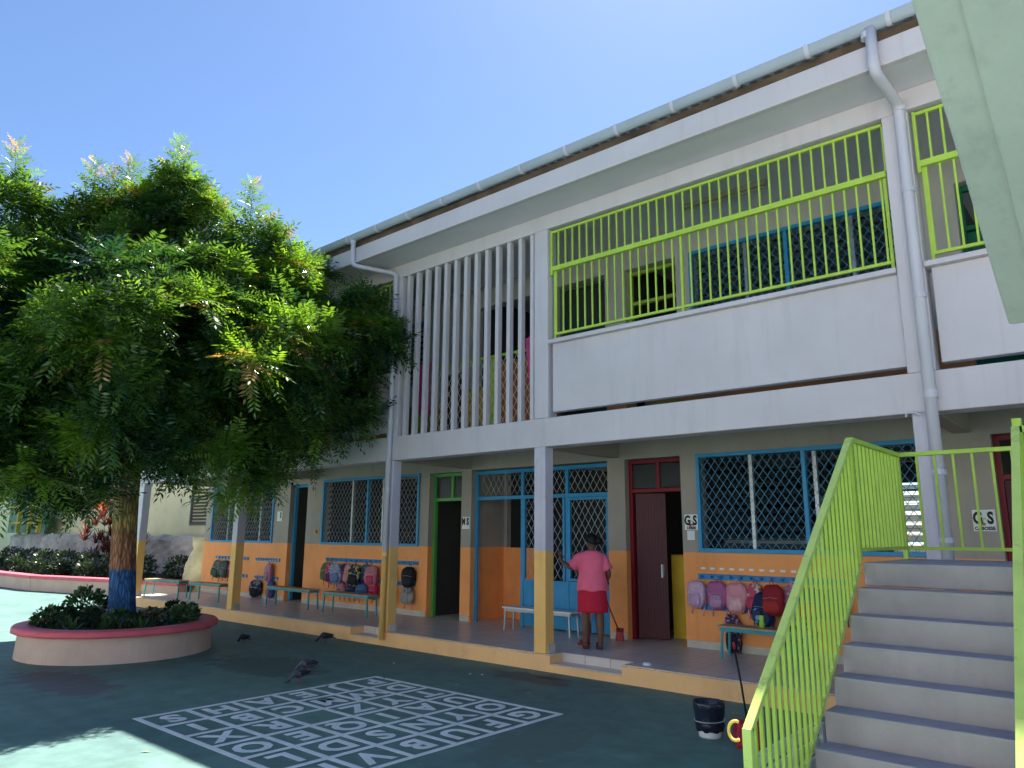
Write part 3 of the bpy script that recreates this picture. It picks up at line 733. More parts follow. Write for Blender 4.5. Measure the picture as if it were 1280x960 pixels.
backpack('crimson backpack just left of the far column', -18.22, 1.13, .32, .42, fabric('crimson', (.5, .05, .12)), fabric('darkred', (.30, .015, .025)), 0, group=G3)
backpack('pale violet backpack hanging from the upper far rack', -16.52, 1.12, .27, .42, fabric('violet', (.45, .22, .30)), fabric('violet2', (.38, .2, .3)), R(-4), group=G3)
backpack('grey and black backpack on the lower far rack', -17.02, .71, .36, .40, pattern('gb', (.03, .03, .05), (.2, .2, .25), 10), fabric('black', (.015, .015, .02)), 0, group=G3)
backpack('royal blue backpack on the lower far rack beside the blue door', -16.36, .71, .26, .38, fabric('royal', (.02, .08, .35)), fabric('redtrim', (.4, .06, .06)), 0, group=G3)

# ------------------------------------------------------------------ benches
def bench(label, x, y, rz=0, ln=1.15, frame=TEAL, topm=WOOD, h=.39):
    t_ = local_thing('bench', label, 'bench', (x, y, FL), rz, 'low school benches on the verandah')
    s = MB(); s.box(-ln / 2, ln / 2, -.14, .14, h, h + .025); s.build('seat', topm, t_, bevel=.006)
    s = MB(); s.box(-ln / 2 + .03, ln / 2 - .03, -.125, -.10, h - .045, h - .001); s.box(-ln / 2 + .03, ln / 2 - .03, .10, .125, h - .045, h - .001)
    s.box(-ln / 2 + .03, -ln / 2 + .055, -.099, .099, h - .045, h - .001); s.box(ln / 2 - .055, ln / 2 - .03, -.099, .099, h - .045, h - .001); s.build('frame', frame, t_)
    for sx in (-1, 1):
        for sy in (-1, 1):
            l = MB(); l.bar((sx * (ln / 2 - .06), sy * .11, h - .04), (sx * (ln / 2 - .04), sy * .12, 0), .026); l.build('leg', frame, t_)
    return t_
bench('wooden bench on teal legs under the right backpacks', -3.98, 9.68, 0, 1.25)
bench('white-topped bench in front of the blue mesh screen', -7.86, 9.85, 0, 1.45, METAL, PWHITE, .36)
bench('long bench on teal legs in front of the far blue door', -14.45, 9.42, 0, 1.7)
bench('bench on teal legs left of the downpipe, under packed bags', -12.35, 9.38, 0, 1.5)
bench('bench nearest the rock wall at the far end of the verandah', -19.0, 8.75, R(8), 1.5)
bench('bench on teal legs left of the far column base', -17.1, 8.9, R(4), 1.3)

# ------------------------------------------------------------------ interior furniture glimpsed through doors
s = MB(); s.box(-6.0, -5.3, 10.9, 11.4, FL + .001, 1.5); s.box(-5.98, -5.32, 10.89, 10.899, .3, .85); s.box(-5.98, -5.32, 10.89, 10.899, .9, 1.45); tag(s.build('yellow_cupboard', mat('yellow_cupboard_paint', (.85, .55, .05), .5), bevel=.006), 'yellow cupboard standing inside the classroom behind the open red door', 'cupboard')
def table(label, x, y, m):
    t_ = local_thing('school_table', label, 'table', (x, y, FL))
    s = MB(); s.box(-.5, .5, -.3, .3, .56, .59); s.build('tabletop', m, t_, bevel=.006)
    for sx in (-1, 1):
        for sy in (-1, 1): l = MB(); l.box(sx * .45 - .015, sx * .45 + .015, sy * .26 - .015, sy * .26 + .015, 0, .559); l.build('leg', METAL, t_)
table('pale school table inside the far blue doorway', -16.2, 11.1, PWHITE)
table('red school table inside the dark green doorway', -10.9, 12.2, REDP)
s = MB(); s.box(-17.0, -15.5, 10.8, 10.83, FL + .001, .78); tag(s.build('room_divider', mat('divider_blue', (.03, .12, .3), .5)), 'low blue divider panel inside the far doorway', 'divider')

# pink garments on the stairwell
def cloth(label, x, y, z, wd, ht, m, ph):
    c = MB(); nx_, nz_ = 14, 10; P = {}
    for side in (0, 1):
        for i in range(nx_):
            for j in range(nz_):
                u, v = i / (nx_ - 1), j / (nz_ - 1)
                xx = x + (u - .5) * wd * (1 - .35 * v + .1 * math.sin(ph + 4 * v)); zz = z - ht * v - .03 * math.sin(6 * u + ph) * v
                yy = y + .03 * math.sin(9 * u + ph + 2 * v) - .02 * side
                P[side, i, j] = len(c.v); c.v.append((xx, yy, zz))
    for side in (0, 1):
        for i in range(nx_ - 1):
            for j in range(nz_ - 1):
                f = (P[side, i, j], P[side, i + 1, j], P[side, i + 1, j + 1], P[side, i, j + 1]); c.f.append(f if side else f[::-1]); c.m.append(0)
    tag(c.build('hanging_cloth', m, smooth=True), label, 'cloth', 'pink cloths hung behind the white fins')
PK = mat('pink_cloth', (.80, .10, .30), .8, .1, 8)
cloth('bright pink cloth hung on the lime rail at the right end of the white fins', -7.42, 9.12, 5.02, .34, .75, PK, 1)
cloth('pink cloth with a ragged outline behind the left white fins', -10.06, 9.10, 4.93, .42, .95, PK, 3)

# ------------------------------------------------------------------ concrete stair
SX0, SX1 = -1.595, -.46
rise, run, ytop, ztop = .1625, .2005, 5.635, 1.625
ST = thing('concrete_stair', 'grey-blue concrete staircase climbing to a landing beside lime railings', 'staircase', (-1.13, 4.6, 0))
stp = MB()
N_ = 10
for i in range(N_):       # i=0 bottom
    y = ytop - (N_ - 1 - i) * run; z = rise * (i + 1)
    y2 = y + run
    zb = max(0, z - rise - .20)
    # riser + tread solid
    stp.box(SX0, SX1, y, (y2 if i < N_ - 1 else 6.95), zb if i < N_ - 1 else ztop - .16, z - .0)
    j = len(stp.f) - 6
    stp.m[j + 1] = 1                     # top face = tread paint
so_ = stp.build('steps', [RISER, TREAD], ST, bevel=.012)
s = MB(); s.box(SX1 + .001, 1.4, 5.64, 6.95, ztop - .16, ztop - .004); s.build('landing', TREAD, ST, bevel=.01)
s = MB(); s.box(-.9, -.6, 6.2, 6.5, 0, ztop - .161); s.build('pier', WHITE, ST)
HR = lambda y: .91 + (y - 3.64) * (2.50 - .91) / (5.61 - 3.64)
def sloped_rail(x, label, front, dx=0):
    XR = lambda y: x + dx * (5.61 - y) / 1.99
    t_ = thing('stair_railing', label, 'railing', (x, 4.6, 0), 0, 'lime railings of the concrete stair')
    h = MB(); h.bar((x + dx, 3.62, HR(3.62) - .01), (x, 5.61, 2.49), .046, .03); h.build('handrail', LIMEW, t_, bevel=.004)
    p = MB(); p.box(x + dx - .023, x + dx + .023, 3.60, 3.645, .001, .895); p.build('newel_post', LIMEW, t_, bevel=.004)
    off = -.012
    def BR(y): return rise * (1 + (y - (ytop - 9 * run)) / run) + off
    b_ = MB(); b_.bar((XR(3.65), 3.65, BR(3.65)), (x, 5.62, BR(5.62)), .02, .03); b_.build('bottom_rail', LIMEW, t_)
    n_ = 23
    for i in range(n_):
        y = 3.70 + (5.56 - 3.70) * i / (n_ - 1)
        zb = BR(y)
        q = MB(); xx = XR(y); q.box(xx - .009, xx + .009, y - .009, y + .009, zb, HR(y) - .02); q.build('baluster', LIME, t_)
    for i in range(n_):
        y = 3.70 + (5.56 - 3.70) * i / (n_ - 1); xx = XR(y)
        q = MB(); A3 = [(y + .008, BR(y) + .075), (y + .05, BR(y + .05) + .012), (y + .008, BR(y) + .012)]
        q.add([(xx - .003, a_, b__) for a_, b__ in A3] + [(xx + .003, a_, b__) for a_, b__ in A3], [(0, 1, 2), (5, 4, 3), (0, 3, 4, 1), (1, 4, 5, 2), (2, 5, 3, 0)]); q.build('gusset', LIME, t_)
    return t_
LR = sloped_rail(-1.612, 'lime green sloping railing on the left of the stair, turning along the landing', True)
x = -1.612
h = MB(); h.box(x - .025, x + .025, 5.612, 6.93, 2.475, 2.51); h.build('handrail', LIME, LR, bevel=.003)
h = MB(); h.box(x - .012, x + .012, 5.60, 6.93, 1.70, 1.725); h.build('bottom_rail', LIME, LR)
for i in range(13):
    y = 5.66 + i * .1
    q = MB(); q.box(x - .010, x + .010, y - .010, y + .010, 1.725, 2.476); q.build('baluster', LIME, LR)
for (xx, yy) in ((x, 5.62), (x, 6.93)):
    q = MB(); q.box(xx - .018, xx + .018, yy - .018, yy + .018, ztop + .001, 2.474); q.build('post', LIME, LR)
h = MB(); h.box(x + .026, 1.4, 6.905, 6.955, 2.475, 2.51); h.build('handrail', LIME, LR, bevel=.003)
h = MB(); h.box(x + .019, 1.4, 6.915, 6.945, 1.70, 1.725); h.build('bottom_rail', LIME, LR)
i = 0; xx = x + .15
while xx < 1.3:
    q = MB(); q.box(xx - .009, xx + .009, 6.921, 6.939, 1.726, 2.474); q.build('baluster', LIME, LR); xx += .135
RR = sloped_rail(-.60, 'lime green railing on the right of the stair, sunlit near its foot', False, .09)
h = MB(); h.box(-.60, .9, 5.60, 5.65, 2.46, 2.50); h.build('handrail', LIME, RR)
h = MB(); h.box(-.60, .9, 5.61, 5.64, 2.33, 2.36); h.build('side_rail', LIME, RR)
q = MB(); q.box(-.615, -.565, 5.60, 5.66, ztop + .001, 2.55); q.build('post', LIME, RR)
# overhead slab of the flight above
CN = thing('overhead_stair_slab', 'pale green underside of a sloping concrete flight overhead at the right', 'staircase', (.8, 3, 3.0))
d = Vector((0, .8822, -.4708)); pr_ = Vector((0, .4708, .8822))
A = Vector((0, 4.99, 3.01)); Bp = A - d * 6.2
s = MB()
ring = [A, A + pr_ * .17, Bp + pr_ * .17, Bp]
s.loft([[Vector((xx, p.y, p.z)) for p in ring] for xx in (-.5, 2.2)]); s.build('slab', CONCW, CN, bevel=.015)
s = MB(); ring = [A - pr_ * .018 - d * .002, A - pr_ * .001 - d * .002, Bp - pr_ * .001, Bp - pr_ * .018]
s.loft([[Vector((xx, p.y, p.z)) for p in ring] for xx in (-.335, 2.19)]); s.build('soffit_panel', CONCW, CN, bevel=.012)

# white slatted panel lying by the stair
wp = thing('slatted_panel', 'white slatted panel standing low beside the stair, seen through the left railing', 'panel', (-1.76, 4.5, 0))
for k in range(7):
    z = .06 + k * .095
    q = MB(); q.box(-1.775, -1.755, 3.98, 5.02, z - .036, z + .036); q.build('slat', PWHITE, wp, bevel=.006)
for yy in (4.0, 4.5, 5.0):
    q = MB(); q.box(-1.754, -1.73, yy - .02, yy + .02, .001, .66); q.build('upright', PWHITE, wp)

# ------------------------------------------------------------------ bin, dustpan, hook
t_ = local_thing('waste_bin', 'white bucket lined with a dark plastic bag tied round with string', 'bin', (-3.33, 6.66, 0)); t_.scale = (.84, .84, .80)
s = MB(); s.lathe([(.001, .001), (.115, .001), (.12, .02), (.145, .30), (.14, .30), (.115, .02), (.001, .012)], 24); s.build('bucket', PWHITE, t_, smooth=True)
s = MB(); rings = []
for i, (r_, z) in enumerate([(.13, .07), (.150, .085), (.155, .14), (.148, .19), (.155, .24), (.165, .32), (.172, .37), (.165, .385), (.155, .37), (.135, .28), (.12, .14), (.001, .12)]):
    rings.append([((r_ + (.007 * math.sin(k * 1.7 + i * 2.1) + .005 * math.sin(k * 3.1 + i)) * (r_ > .01)) * math.cos(2 * PI * k / 36), (r_ + .006 * math.sin(k * 1.9 + i * .7) * (r_ > .01)) * math.sin(2 * PI * k / 36), z + (.008 * math.sin(k * 1.3) if i < 2 else 0)) for k in range(36)])
s.loft(rings, False); s.build('bin_liner', LINER, t_, smooth=True)
s = MB(); s.tube([(.162 * math.cos(2 * PI * k / 24), .162 * math.sin(2 * PI * k / 24), .185 + .008 * math.sin(2 * PI * k / 24 * 1 + 1)) for k in range(25)], .003, 5, cap=False); s.build('string', PWHITE, t_)
t_ = local_thing('long_handled_dustpan', 'red dustpan with a long dark handle standing by the railing foot', 'dustpan', (-2.93, 6.58, 0), R(25)); t_.scale = (.85, .85, 1)
s = MB()
s.add([(-.13, -.10, .0), (.13, -.10, .0), (.15, .12, .0), (-.15, .12, .0), (-.10, -.10, .20), (.10, -.10, .20), (.13, .02, .22), (-.13, .02, .22), (-.15, .12, .08), (.15, .12, .08)],
      [(3, 2, 1, 0), (0, 1, 5, 4), (4, 5, 6, 7), (0, 4, 7, 8, 3), (1, 2, 9, 6, 5)]); s.build('pan', REDP, t_, bevel=.02)
s = MB(); s.tube([(0, -.06, .20), (-.04, 0, .50), (-.09, .06, .80)], .011, 8); s.build('handle', BLACK, t_, smooth=True)
s = MB(); s.tube([(-.09, .06, .80), (-.10, .07, .86)], .014, 8); s.build('grip', REDP, t_, smooth=True)
s = MB(); s.tube([(-1.675 + .036 * math.cos(t__) , 3.62 + .010 * math.sin(t__), .872 + .042 * math.sin(t__)) for t__ in [R(70) + R(235) * k / 14 for k in range(15)]], .0075, 8)
tag(s.build('cane_hook', YELP, smooth=True), 'yellow curved cane hook against the post of the left railing', 'hook')

# ------------------------------------------------------------------ alphabet grid
GX, GY, CS = -7.82, 3.44, .4925
t_ = thing('alphabet_grid', 'white painted six by six alphabet grid on the green court', 'floor marking', (GX + 3 * CS, GY + 3 * CS, 0))
lw = .058
s = MB()
for k in range(7):
    yk = GY + k * CS * 1.006
    s.box(GX - lw / 2, GX + 6 * CS + lw / 2, yk - lw / 2, yk + lw / 2, .0015, .004)
for k in range(7):
    xk = GX + k * CS
    for j in range(6): s.box(xk - lw / 2, xk + lw / 2, GY + j * CS * 1.006 + lw / 2 + .0005, GY + (j + 1) * CS * 1.006 - lw / 2 - .0005, .0015, .004)
s.build('grid_lines', GMARK, t_)
rows = ['SIXOLK', 'HBREDV', 'AC QSB', 'EMZINU', 'JWYAYF', 'PDTUOG']
for j, row in enumerate(rows):
    for i, ch in enumerate(row):
        if ch == ' ': continue
        text_obj('letter', ch, .42, GMARK, (GX + (i + .5) * CS, GY + (j + .5) * CS * 1.006, .003), (0, 0, -PI / 2), t_, .014, 1.0, .001)

# ------------------------------------------------------------------ foliage helpers
def leaf_mat(name, c_lo, c_hi, tip=None, rough=.35, trans=.35):
    m = bpy.data.materials.new(name); m.use_nodes = True
    N, L = nodes(m); o = N['Material Output']; b = N['Principled BSDF']; b.inputs['Roughness'].default_value = rough; b.inputs['Specular IOR Level'].default_value = .75
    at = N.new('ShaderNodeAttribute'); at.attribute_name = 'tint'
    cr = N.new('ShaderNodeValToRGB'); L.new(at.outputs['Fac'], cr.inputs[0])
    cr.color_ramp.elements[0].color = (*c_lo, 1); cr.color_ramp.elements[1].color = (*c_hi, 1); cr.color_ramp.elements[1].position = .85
    if tip:
        e = cr.color_ramp.elements.new(.97); e.color = (*tip, 1)
    L.new(cr.outputs[0], b.inputs['Base Color'])
    tr = N.new('ShaderNodeBsdfTranslucent'); v = N.new('ShaderNodeVectorMath'); v.operation = 'MULTIPLY'; v.inputs[1].default_value = (1.5, 1.6, .6)
    L.new(cr.outputs[0], v.inputs[0]); L.new(v.outputs[0], tr.inputs[0])
    mx = N.new('ShaderNodeMixShader'); mx.inputs[0].default_value = trans
    L.new(b.outputs[0], mx.inputs[1]); L.new(tr.outputs[0], mx.inputs[2]); L.new(mx.outputs[0], o.inputs[0])
    return m
def quads_mesh(name, V, tint, m, parent=None, off=(0, 0, 0)):
    """V: (n,4,3) quads"""
    n_ = len(V); me = bpy.data.meshes.new(name); V = V - np.array(off)
    me.vertices.add(n_ * 4); me.vertices.foreach_set('co', V.reshape(-1).astype(np.float32))
    me.loops.add(n_ * 4); me.loops.foreach_set('vertex_index', np.arange(n_ * 4, dtype=np.int32))
    me.polygons.add(n_); me.polygons.foreach_set('loop_start', np.arange(n_, dtype=np.int32) * 4)
    try: me.polygons.foreach_set('loop_total', np.full(n_, 4, dtype=np.int32))
    except Exception: pass
    me.update(calc_edges=True)
    a = me.attributes.new('tint', 'FLOAT', 'FACE'); a.data.foreach_set('value', tint.astype(np.float32))
    me.materials.append(m); me.validate()
    o = bpy.data.objects.new(name, me); col.objects.link(o)
    if parent is not None: o.parent = parent; ORG[o.name] = Vector(off)
    return o
def nrm(a): return a / (np.linalg.norm(a, axis=-1, keepdims=True) + 1e-9)
def pinnate(base, direc, upv, length, pairs=7, lw_=.022, ll=.085, droop=.25):
    """base (n,3), direc (n,3) -> quads (n*pairs*2+1, 4, 3)"""
    n_ = len(base); d_ = nrm(direc); s_ = nrm(np.cross(d_, upv)); u_ = np.cross(s_, d_)
    out = []
    for k in range(pairs + 1):
        t__ = (k + .8) / (pairs + .8)
        c = base + d_ * (length * t__)[:, None] - np.array([0, 0, 1]) * (droop * length * t__ ** 2)[:, None]
        for sg in ((-1, 1) if k < pairs else (0,)):
            ld = nrm(s_ * sg * .95 + d_ * (.55 if sg else 1) - np.array([0, 0, 1]) * .25 + rng.normal(0, .10, (n_, 3)))
            wv = nrm(np.cross(ld, u_ + rng.normal(0, .25, (n_, 3))))
            L_ = (ll * (1 - .35 * abs(t__ - .5)) * (length / .38))[:, None]; w__ = lw_ * (length / .38)[:, None] * .5
            p0 = c; p1 = c + ld * L_ * .45 + wv * w__; p2 = c + ld * L_; p3 = c + ld * L_ * .45 - wv * w__
            out.append(np.stack([p0, p1, p2, p3], 1))
    V = np.stack(out, 1)           # n, q, 4, 3
    return V

# ------------------------------------------------------------------ the big tree
TC = Vector((-12.95, 5.3, 0))
TREE = thing('courtyard_tree', 'large feathery-leaved tree with painted trunk growing from the round planter', 'tree', (TC.x, TC.y, .3))
def bark_mat():
    m = mat('painted_bark', (1, 1, 1), .85, .25, 5, 1.0, 22)
    N, L = nodes(m); g_ = N.new('ShaderNodeNewGeometry'); s_ = N.new('ShaderNodeSeparateXYZ'); L.new(g_.outputs['Position'], s_.inputs[0])
    tc = [q for q in N if q.type == 'TEX_COORD'][0]
    nz = N.new('ShaderNodeTexNoise'); nz.inputs['Scale'].default_value = 9; L.new(tc.outputs['Object'], nz.inputs['Vector'])
    ad = N.new('ShaderNodeMath'); ad.operation = 'MULTIPLY_ADD'; ad.inputs[1].default_value = .10; L.new(nz.outputs[0], ad.inputs[0]); L.new(s_.outputs[2], ad.inputs[2])
    r = N.new('ShaderNodeMapRange'); r.inputs[1].default_value = 0; r.inputs[2].default_value = 3; L.new(ad.outputs[0], r.inputs[0])
    cr = N.new('ShaderNodeValToRGB'); L.new(r.outputs[0], cr.inputs[0]); e = cr.color_ramp.elements
    e[0].color = (.05, .15, .40, 1); e[0].position = 0; e[1].position = .405; e[1].color = (.05, .15, .40, 1)
    for p_, c_ in ((.42, (.42, .18, .11)), (.60, (.45, .22, .12)), (.68, (.62, .42, .15)), (1, (.25, .17, .12))):
        k = e.new(p_); k.color = (*c_, 1)
    # dark fissures along the stem
    mp = N.new('ShaderNodeMapping'); mp.inputs['Scale'].default_value = (1, 1, .18); L.new(tc.outputs['Object'], mp.inputs[0])
    vo = N.new('ShaderNodeTexVoronoi'); vo.feature = 'DISTANCE_TO_EDGE'; vo.inputs['Scale'].default_value = 22; L.new(mp.outputs[0], vo.inputs['Vector'])
    r3 = N.new('ShaderNodeMapRange'); r3.inputs[1].default_value = 0; r3.inputs[2].default_value = .25; r3.inputs[3].default_value = .35; r3.inputs[4].default_value = 1.1; L.new(vo.outputs['Distance'], r3.inputs[0])
    sc_ = N.new('ShaderNodeVectorMath'); sc_.operation = 'SCALE'; L.new(cr.outputs[0], sc_.inputs[0]); L.new(r3.outputs[0], sc_.inputs['Scale'])
    vm = [q for q in N if q.type == 'VECT_MATH' and q != sc_][0]; L.new(sc_.outputs[0], vm.inputs[0])
    bp = [q for q in N if q.type == 'BUMP'][0]; bp.inputs['Distance'].default_value = .03; L.new(vo.outputs['Distance'], bp.inputs['Height'])
    return m
BARK = bark_mat()
tb = MB(); rings = []
for i in range(24):
    u = i / 23; z = .30 + u * 2.5
    cx, cy = TC.x - .25 * u - .06 * math.sin(3 * u), TC.y - .05 * u
    r_ = .200 - .02 * u + .10 * max(0, .15 - u) + (.06 * max(0, u - .85))
    rings.append([(cx + r_ * (1 + .05 * math.sin(7 * a + 2 * u) + .03 * math.sin(13 * a - 5 * u)) * math.cos(a), cy + r_ * (1 + .05 * math.sin(7 * a + 2 * u)) * math.sin(a), z) for a in [2 * PI * k / 40 for k in range(40)]])
tb.loft(rings); tr_o = tb.build('trunk', BARK, TREE, smooth=True)
# lobes of the crown: centre, radius
def px2w(px, py, dist):
    dd = fwd + r2 * ((px - 640) / 915.98) - u2 * ((py - 480) / 915.98)
    dd.normalize(); return Vector((0, 0, 1.8)) + dd * dist
LOB = [(60, 432, 13.6, 1.5), (150, 362, 14.0, 1.2), (222, 345, 13.6, 1.1), (305, 378, 13.0, .85), (325, 440, 12.4, 1.15), (210, 450, 12.0, 1.7),
       (70, 480, 12.3, 1.9), (-30, 330, 14, 1.05), (395, 490, 13.2, .85), (440, 425, 12.9, .42), (350, 535, 12.6, .75), (280, 548, 12.2, .7), (190, 525, 12.2, .75), (90, 525, 12.5, .8),
       (-60, 435, 13.5, 1.8), (130, 430, 15.2, 2.0), (0, 522, 13, .85), (425, 510, 13.3, .5), (360, 395, 12.9, .6), (-80, 510, 13.5, 1.1),
       (228, 250, 13.8, .2), (232, 275, 13.8, .35), (316, 296, 13.2, .25), (352, 335, 13.0, .25), (118, 282, 14.2, .3), (165, 272, 14, .35), (12, 262, 13.8, .3), (196, 272, 13.8, .3), (270, 480, 14.5, 1.6), (455, 395, 12.9, .25), (260, 400, 12.6, 1.3),
       (388, 430, 12.7, .3), (372, 462, 12.4, .35), (480, 425, 12.8, .18), (335, 590, 12.3, .3)]
lob = [(px2w(a, b, c), r_) for a, b, c, r_ in LOB] + [(Vector((-10.7, 6.5, 5.3)), .62), (Vector((-11.2, 6.9, 5.9)), .6)]
# limbs
lm = MB()
fork = Vector((TC.x - .25, TC.y - .05, 2.75))
for c, r_ in lob:
    if r_ < .8: continue
    mid = fork.lerp(c, .5) + Vector((0, 0, .4))
    lm.tube([fork, fork.lerp(mid, .5) + Vector((0, 0, .1)), mid, mid.lerp(c, .6), c], [.11, .09, .06, .04, .02], 8)
for c, r_ in lob:
    if r_ > .5: continue
    big = min([q for q in lob if q[1] >= .8], key=lambda q: (q[0] - c).length)
    lm.tube([big[0], big[0].lerp(c, .6), c + Vector((0, 0, r_ * .5))], [.03, .02, .006], 6)
lm.build('limbs', mat('brown_bark', (.10, .07, .05), .85, .3, 6, .8, 30), tr_o, smooth=True)
base, dirs, lens, tint = [], [], [], []
camp = np.array([0, 0, 1.8])
for c, r_ in lob:
    nc = int(4 * PI * r_ * r_ * (1.15 if r_ > .6 else 2.2)) + 3
    cv = nrm(rng.normal(0, 1, (nc, 3))); cr_ = r_ * rng.uniform(.72, 1.06, nc)
    CC = np.array(c)[None] + cv * cr_[:, None] * np.array([1, 1, .88])
    cs = rng.uniform(.26, .50, nc) * (1 if r_ > .6 else .6)
    tone = rng.uniform(0, 1, nc)
    per = 7 if r_ > .6 else 5
    inner = int(nc * 1.2)
    Pl, Al, Tl = [], [], []
    for j in range(per):
        dv = nrm(rng.normal(0, 1, (nc, 3)) + cv * .9 + np.array([0, 0, .35]))
        Pl.append(CC + dv * (cs * rng.uniform(.35, 1.0, nc))[:, None] * np.array([1, 1, .7])); Al.append(nrm(dv * .6 + cv * .7 + np.array([0, 0, .35]))); Tl.append(tone)
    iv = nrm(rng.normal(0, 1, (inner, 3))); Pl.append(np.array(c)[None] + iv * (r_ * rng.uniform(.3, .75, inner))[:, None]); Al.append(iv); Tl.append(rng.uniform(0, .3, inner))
    P = np.concatenate(Pl); ax = np.concatenate(Al); tn = np.concatenate(Tl); nt_ = len(P)
    for k in range(8):
        a = 2 * PI * k / 8 + rng.uniform(0, .5, nt_)
        ref = nrm(np.cross(ax, np.array([.3, .2, 1.0]))); r2_ = np.cross(ax, ref)
        dd = nrm(np.array([0, 0, .35]) * (ax[:, 2:3] < -.1) + ax * rng.uniform(.15, .9, nt_)[:, None] + (ref * np.cos(a)[:, None] + r2_ * np.sin(a)[:, None]))
        base.append(P + ax * (.05 * k / 8)); dirs.append(dd); lens.append(rng.uniform(.22, .56, nt_))
        tt = np.clip(.05 + .50 * tn + rng.normal(0, .12, nt_) + .22 * (tn > .8), 0, .86)
        if k < 3: tt = np.where((rng.uniform(0, 1, nt_) < .28) & (tn > .80) & (P[:, 2] > 3.6), 1.0, tt)
        tint.append(tt)
shoots = MB()
for px_, py_, di, h_ in ((226, 232, 13.6, .75), (312, 285, 13.1, .75), (352, 330, 12.9, .6), (112, 262, 14, .75), (165, 250, 13.9, .7), (18, 245, 13.8, .75), (388, 385, 12.7, .5), (200, 250, 13.6, .6), (275, 290, 13.3, .55), (138, 258, 13.9, .6), (252, 270, 13.5, .5), (332, 315, 12.9, .5), (34, 275, 13.8, .5), (95, 300, 13.9, .5), (372, 360, 12.8, .45), (480, 430, 12.9, .35), (462, 400, 12.9, .4)):
    b0 = px2w(px_, py_, di); tip = b0 + Vector((random.uniform(-.15, .15), random.uniform(-.1, .1), h_)); shoots.tube([b0 - Vector((0, 0, .4)), b0, tip], [.014, .010, .003], 5)
    for k in range(9):
        f_ = k / 8; p_ = b0.lerp(tip, f_); n3 = 4
        for j in range(n3):
            a_ = k * 2.4 + j * 2 * PI / n3
            base.append(np.array([[p_.x, p_.y, p_.z]])); dirs.append(nrm(np.array([[math.cos(a_), math.sin(a_), .25 + .9 * f_]]))); lens.append(np.array([(.46 - .24 * f_) * random.uniform(.8, 1.1)]))
            tint.append(np.array([1.0 if (f_ > .7 and random.random() < .45) else random.uniform(.25, .8)]))
shoots.build('shoots', mat('brown_bark', (.10, .07, .05)), tr_o, smooth=True)
base = np.concatenate(base); dirs = np.concatenate(dirs); lens = np.concatenate(lens); tint = np.concatenate(tint)
V = pinnate(base, dirs, np.array([0, 0, 1.0]) + rng.normal(0, .2, base.shape), lens, 8, .026, .105, .16)
q = V.shape[1]; tq = np.repeat(tint, q); V = V.reshape(-1, 4, 3)
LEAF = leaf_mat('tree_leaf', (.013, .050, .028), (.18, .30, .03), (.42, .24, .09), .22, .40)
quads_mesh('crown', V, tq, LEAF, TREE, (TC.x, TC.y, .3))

# ------------------------------------------------------------------ round planter
PC = (-12.4, 5.05)
t_ = thing('round_planter', 'round rendered planter with a pink painted rim around the tree', 'planter', (PC[0], PC[1], 0))
s = MB(); s.lathe([(1.345, 0), (1.33, .36), (1.12, .36), (1.12, .05)], 72, (PC[0], PC[1], 0)); s.build('planter_wall', PLWALL, t_, smooth=False)
s = MB(); n_ = 96
prof = [(1.33, .361), (1.415, .358), (1.42, .375), (1.415, .432), (1.395, .445), (1.14, .445), (1.125, .435), (1.125, .361)]
s.loft([[(PC[0] + (r_ + (.008 * math.sin(k * .9) + .006 * math.sin(k * 2.3)) * (r_ > 1.38)) * math.cos(2 * PI * k / n_), PC[1] + (r_ + .006 * math.sin(k * 1.3) * (r_ > 1.38)) * math.sin(2 * PI * k / n_), z) for k in range(n_)] for r_, z in prof], False); s.build('rim', PINK, t_, smooth=True)
s = MB(); rr = MB()
rings = []
for j in range(8):
    r_ = 1.12 * (1 - j / 7.0) + .001
    rings.append([(PC[0] + r_ * math.cos(2 * PI * k / 40), PC[1] + r_ * math.sin(2 * PI * k / 40), .36 + .03 * math.sin(k * 1.7 + j) * (j > 0)) for k in range(40)])
s.loft(rings, False); s.build('soil', SOIL, t_, smooth=True)

# plants
def blades(n_, ln, wd, spread, m_up=.8):
    a = rng.uniform(0, 2 * PI, n_); el = rng.uniform(.2, 1.0, n_) * spread
    out = []; tt = []
    for i in range(n_):
        d0 = np.array([math.cos(a[i]) * math.sin(el[i]), math.sin(a[i]) * math.sin(el[i]), math.cos(el[i])]); s_ = nrm(np.cross(d0, [0, 0, 1.]))
        L_ = ln * rng.uniform(.6, 1.1); p = np.zeros(3); segs = 4; pts = []
        for k in range(segs + 1):
            u = k / segs; pts.append((p.copy(), wd * (1 - u) ** .6 * (.6 + u) * .6 + .001)); d0 = nrm(d0 - np.array([0, 0, .22 * u])); p = p + d0 * L_ / segs
        tv = rng.uniform(0, .85)
        for k in range(segs):
            (p0, w0), (p1, w1) = pts[k], pts[k + 1]; out.append([p0 - s_ * w0, p0 + s_ * w0, p1 + s_ * w1, p1 - s_ * w1]); tt.append(tv)
    return np.array(out), np.array(tt)
def bushy(n_, r_, h_, ls, lw__):
    P = nrm(rng.normal(0, 1, (n_, 3))) * (rng.uniform(.35, 1, n_) ** .6)[:, None] * np.array([r_, r_, h_ * .5]) + np.array([0, 0, h_ * .5])
    P[:, 2] = np.maximum(P[:, 2], .02)
    d0 = nrm(P - np.array([0, 0, h_ * .3]) + rng.normal(0, .35 * r_, P.shape)); s_ = nrm(np.cross(d0, rng.normal(0, 1, P.shape)))
    L_ = (ls * rng.uniform(.6, 1.2, n_))[:, None]
    return np.stack([P, P + d0 * L_ * .5 + s_ * lw__, P + d0 * L_ - np.array([0, 0, .2]) * L_, P + d0 * L_ * .5 - s_ * lw__], 1), rng.uniform(0, .86, n_)
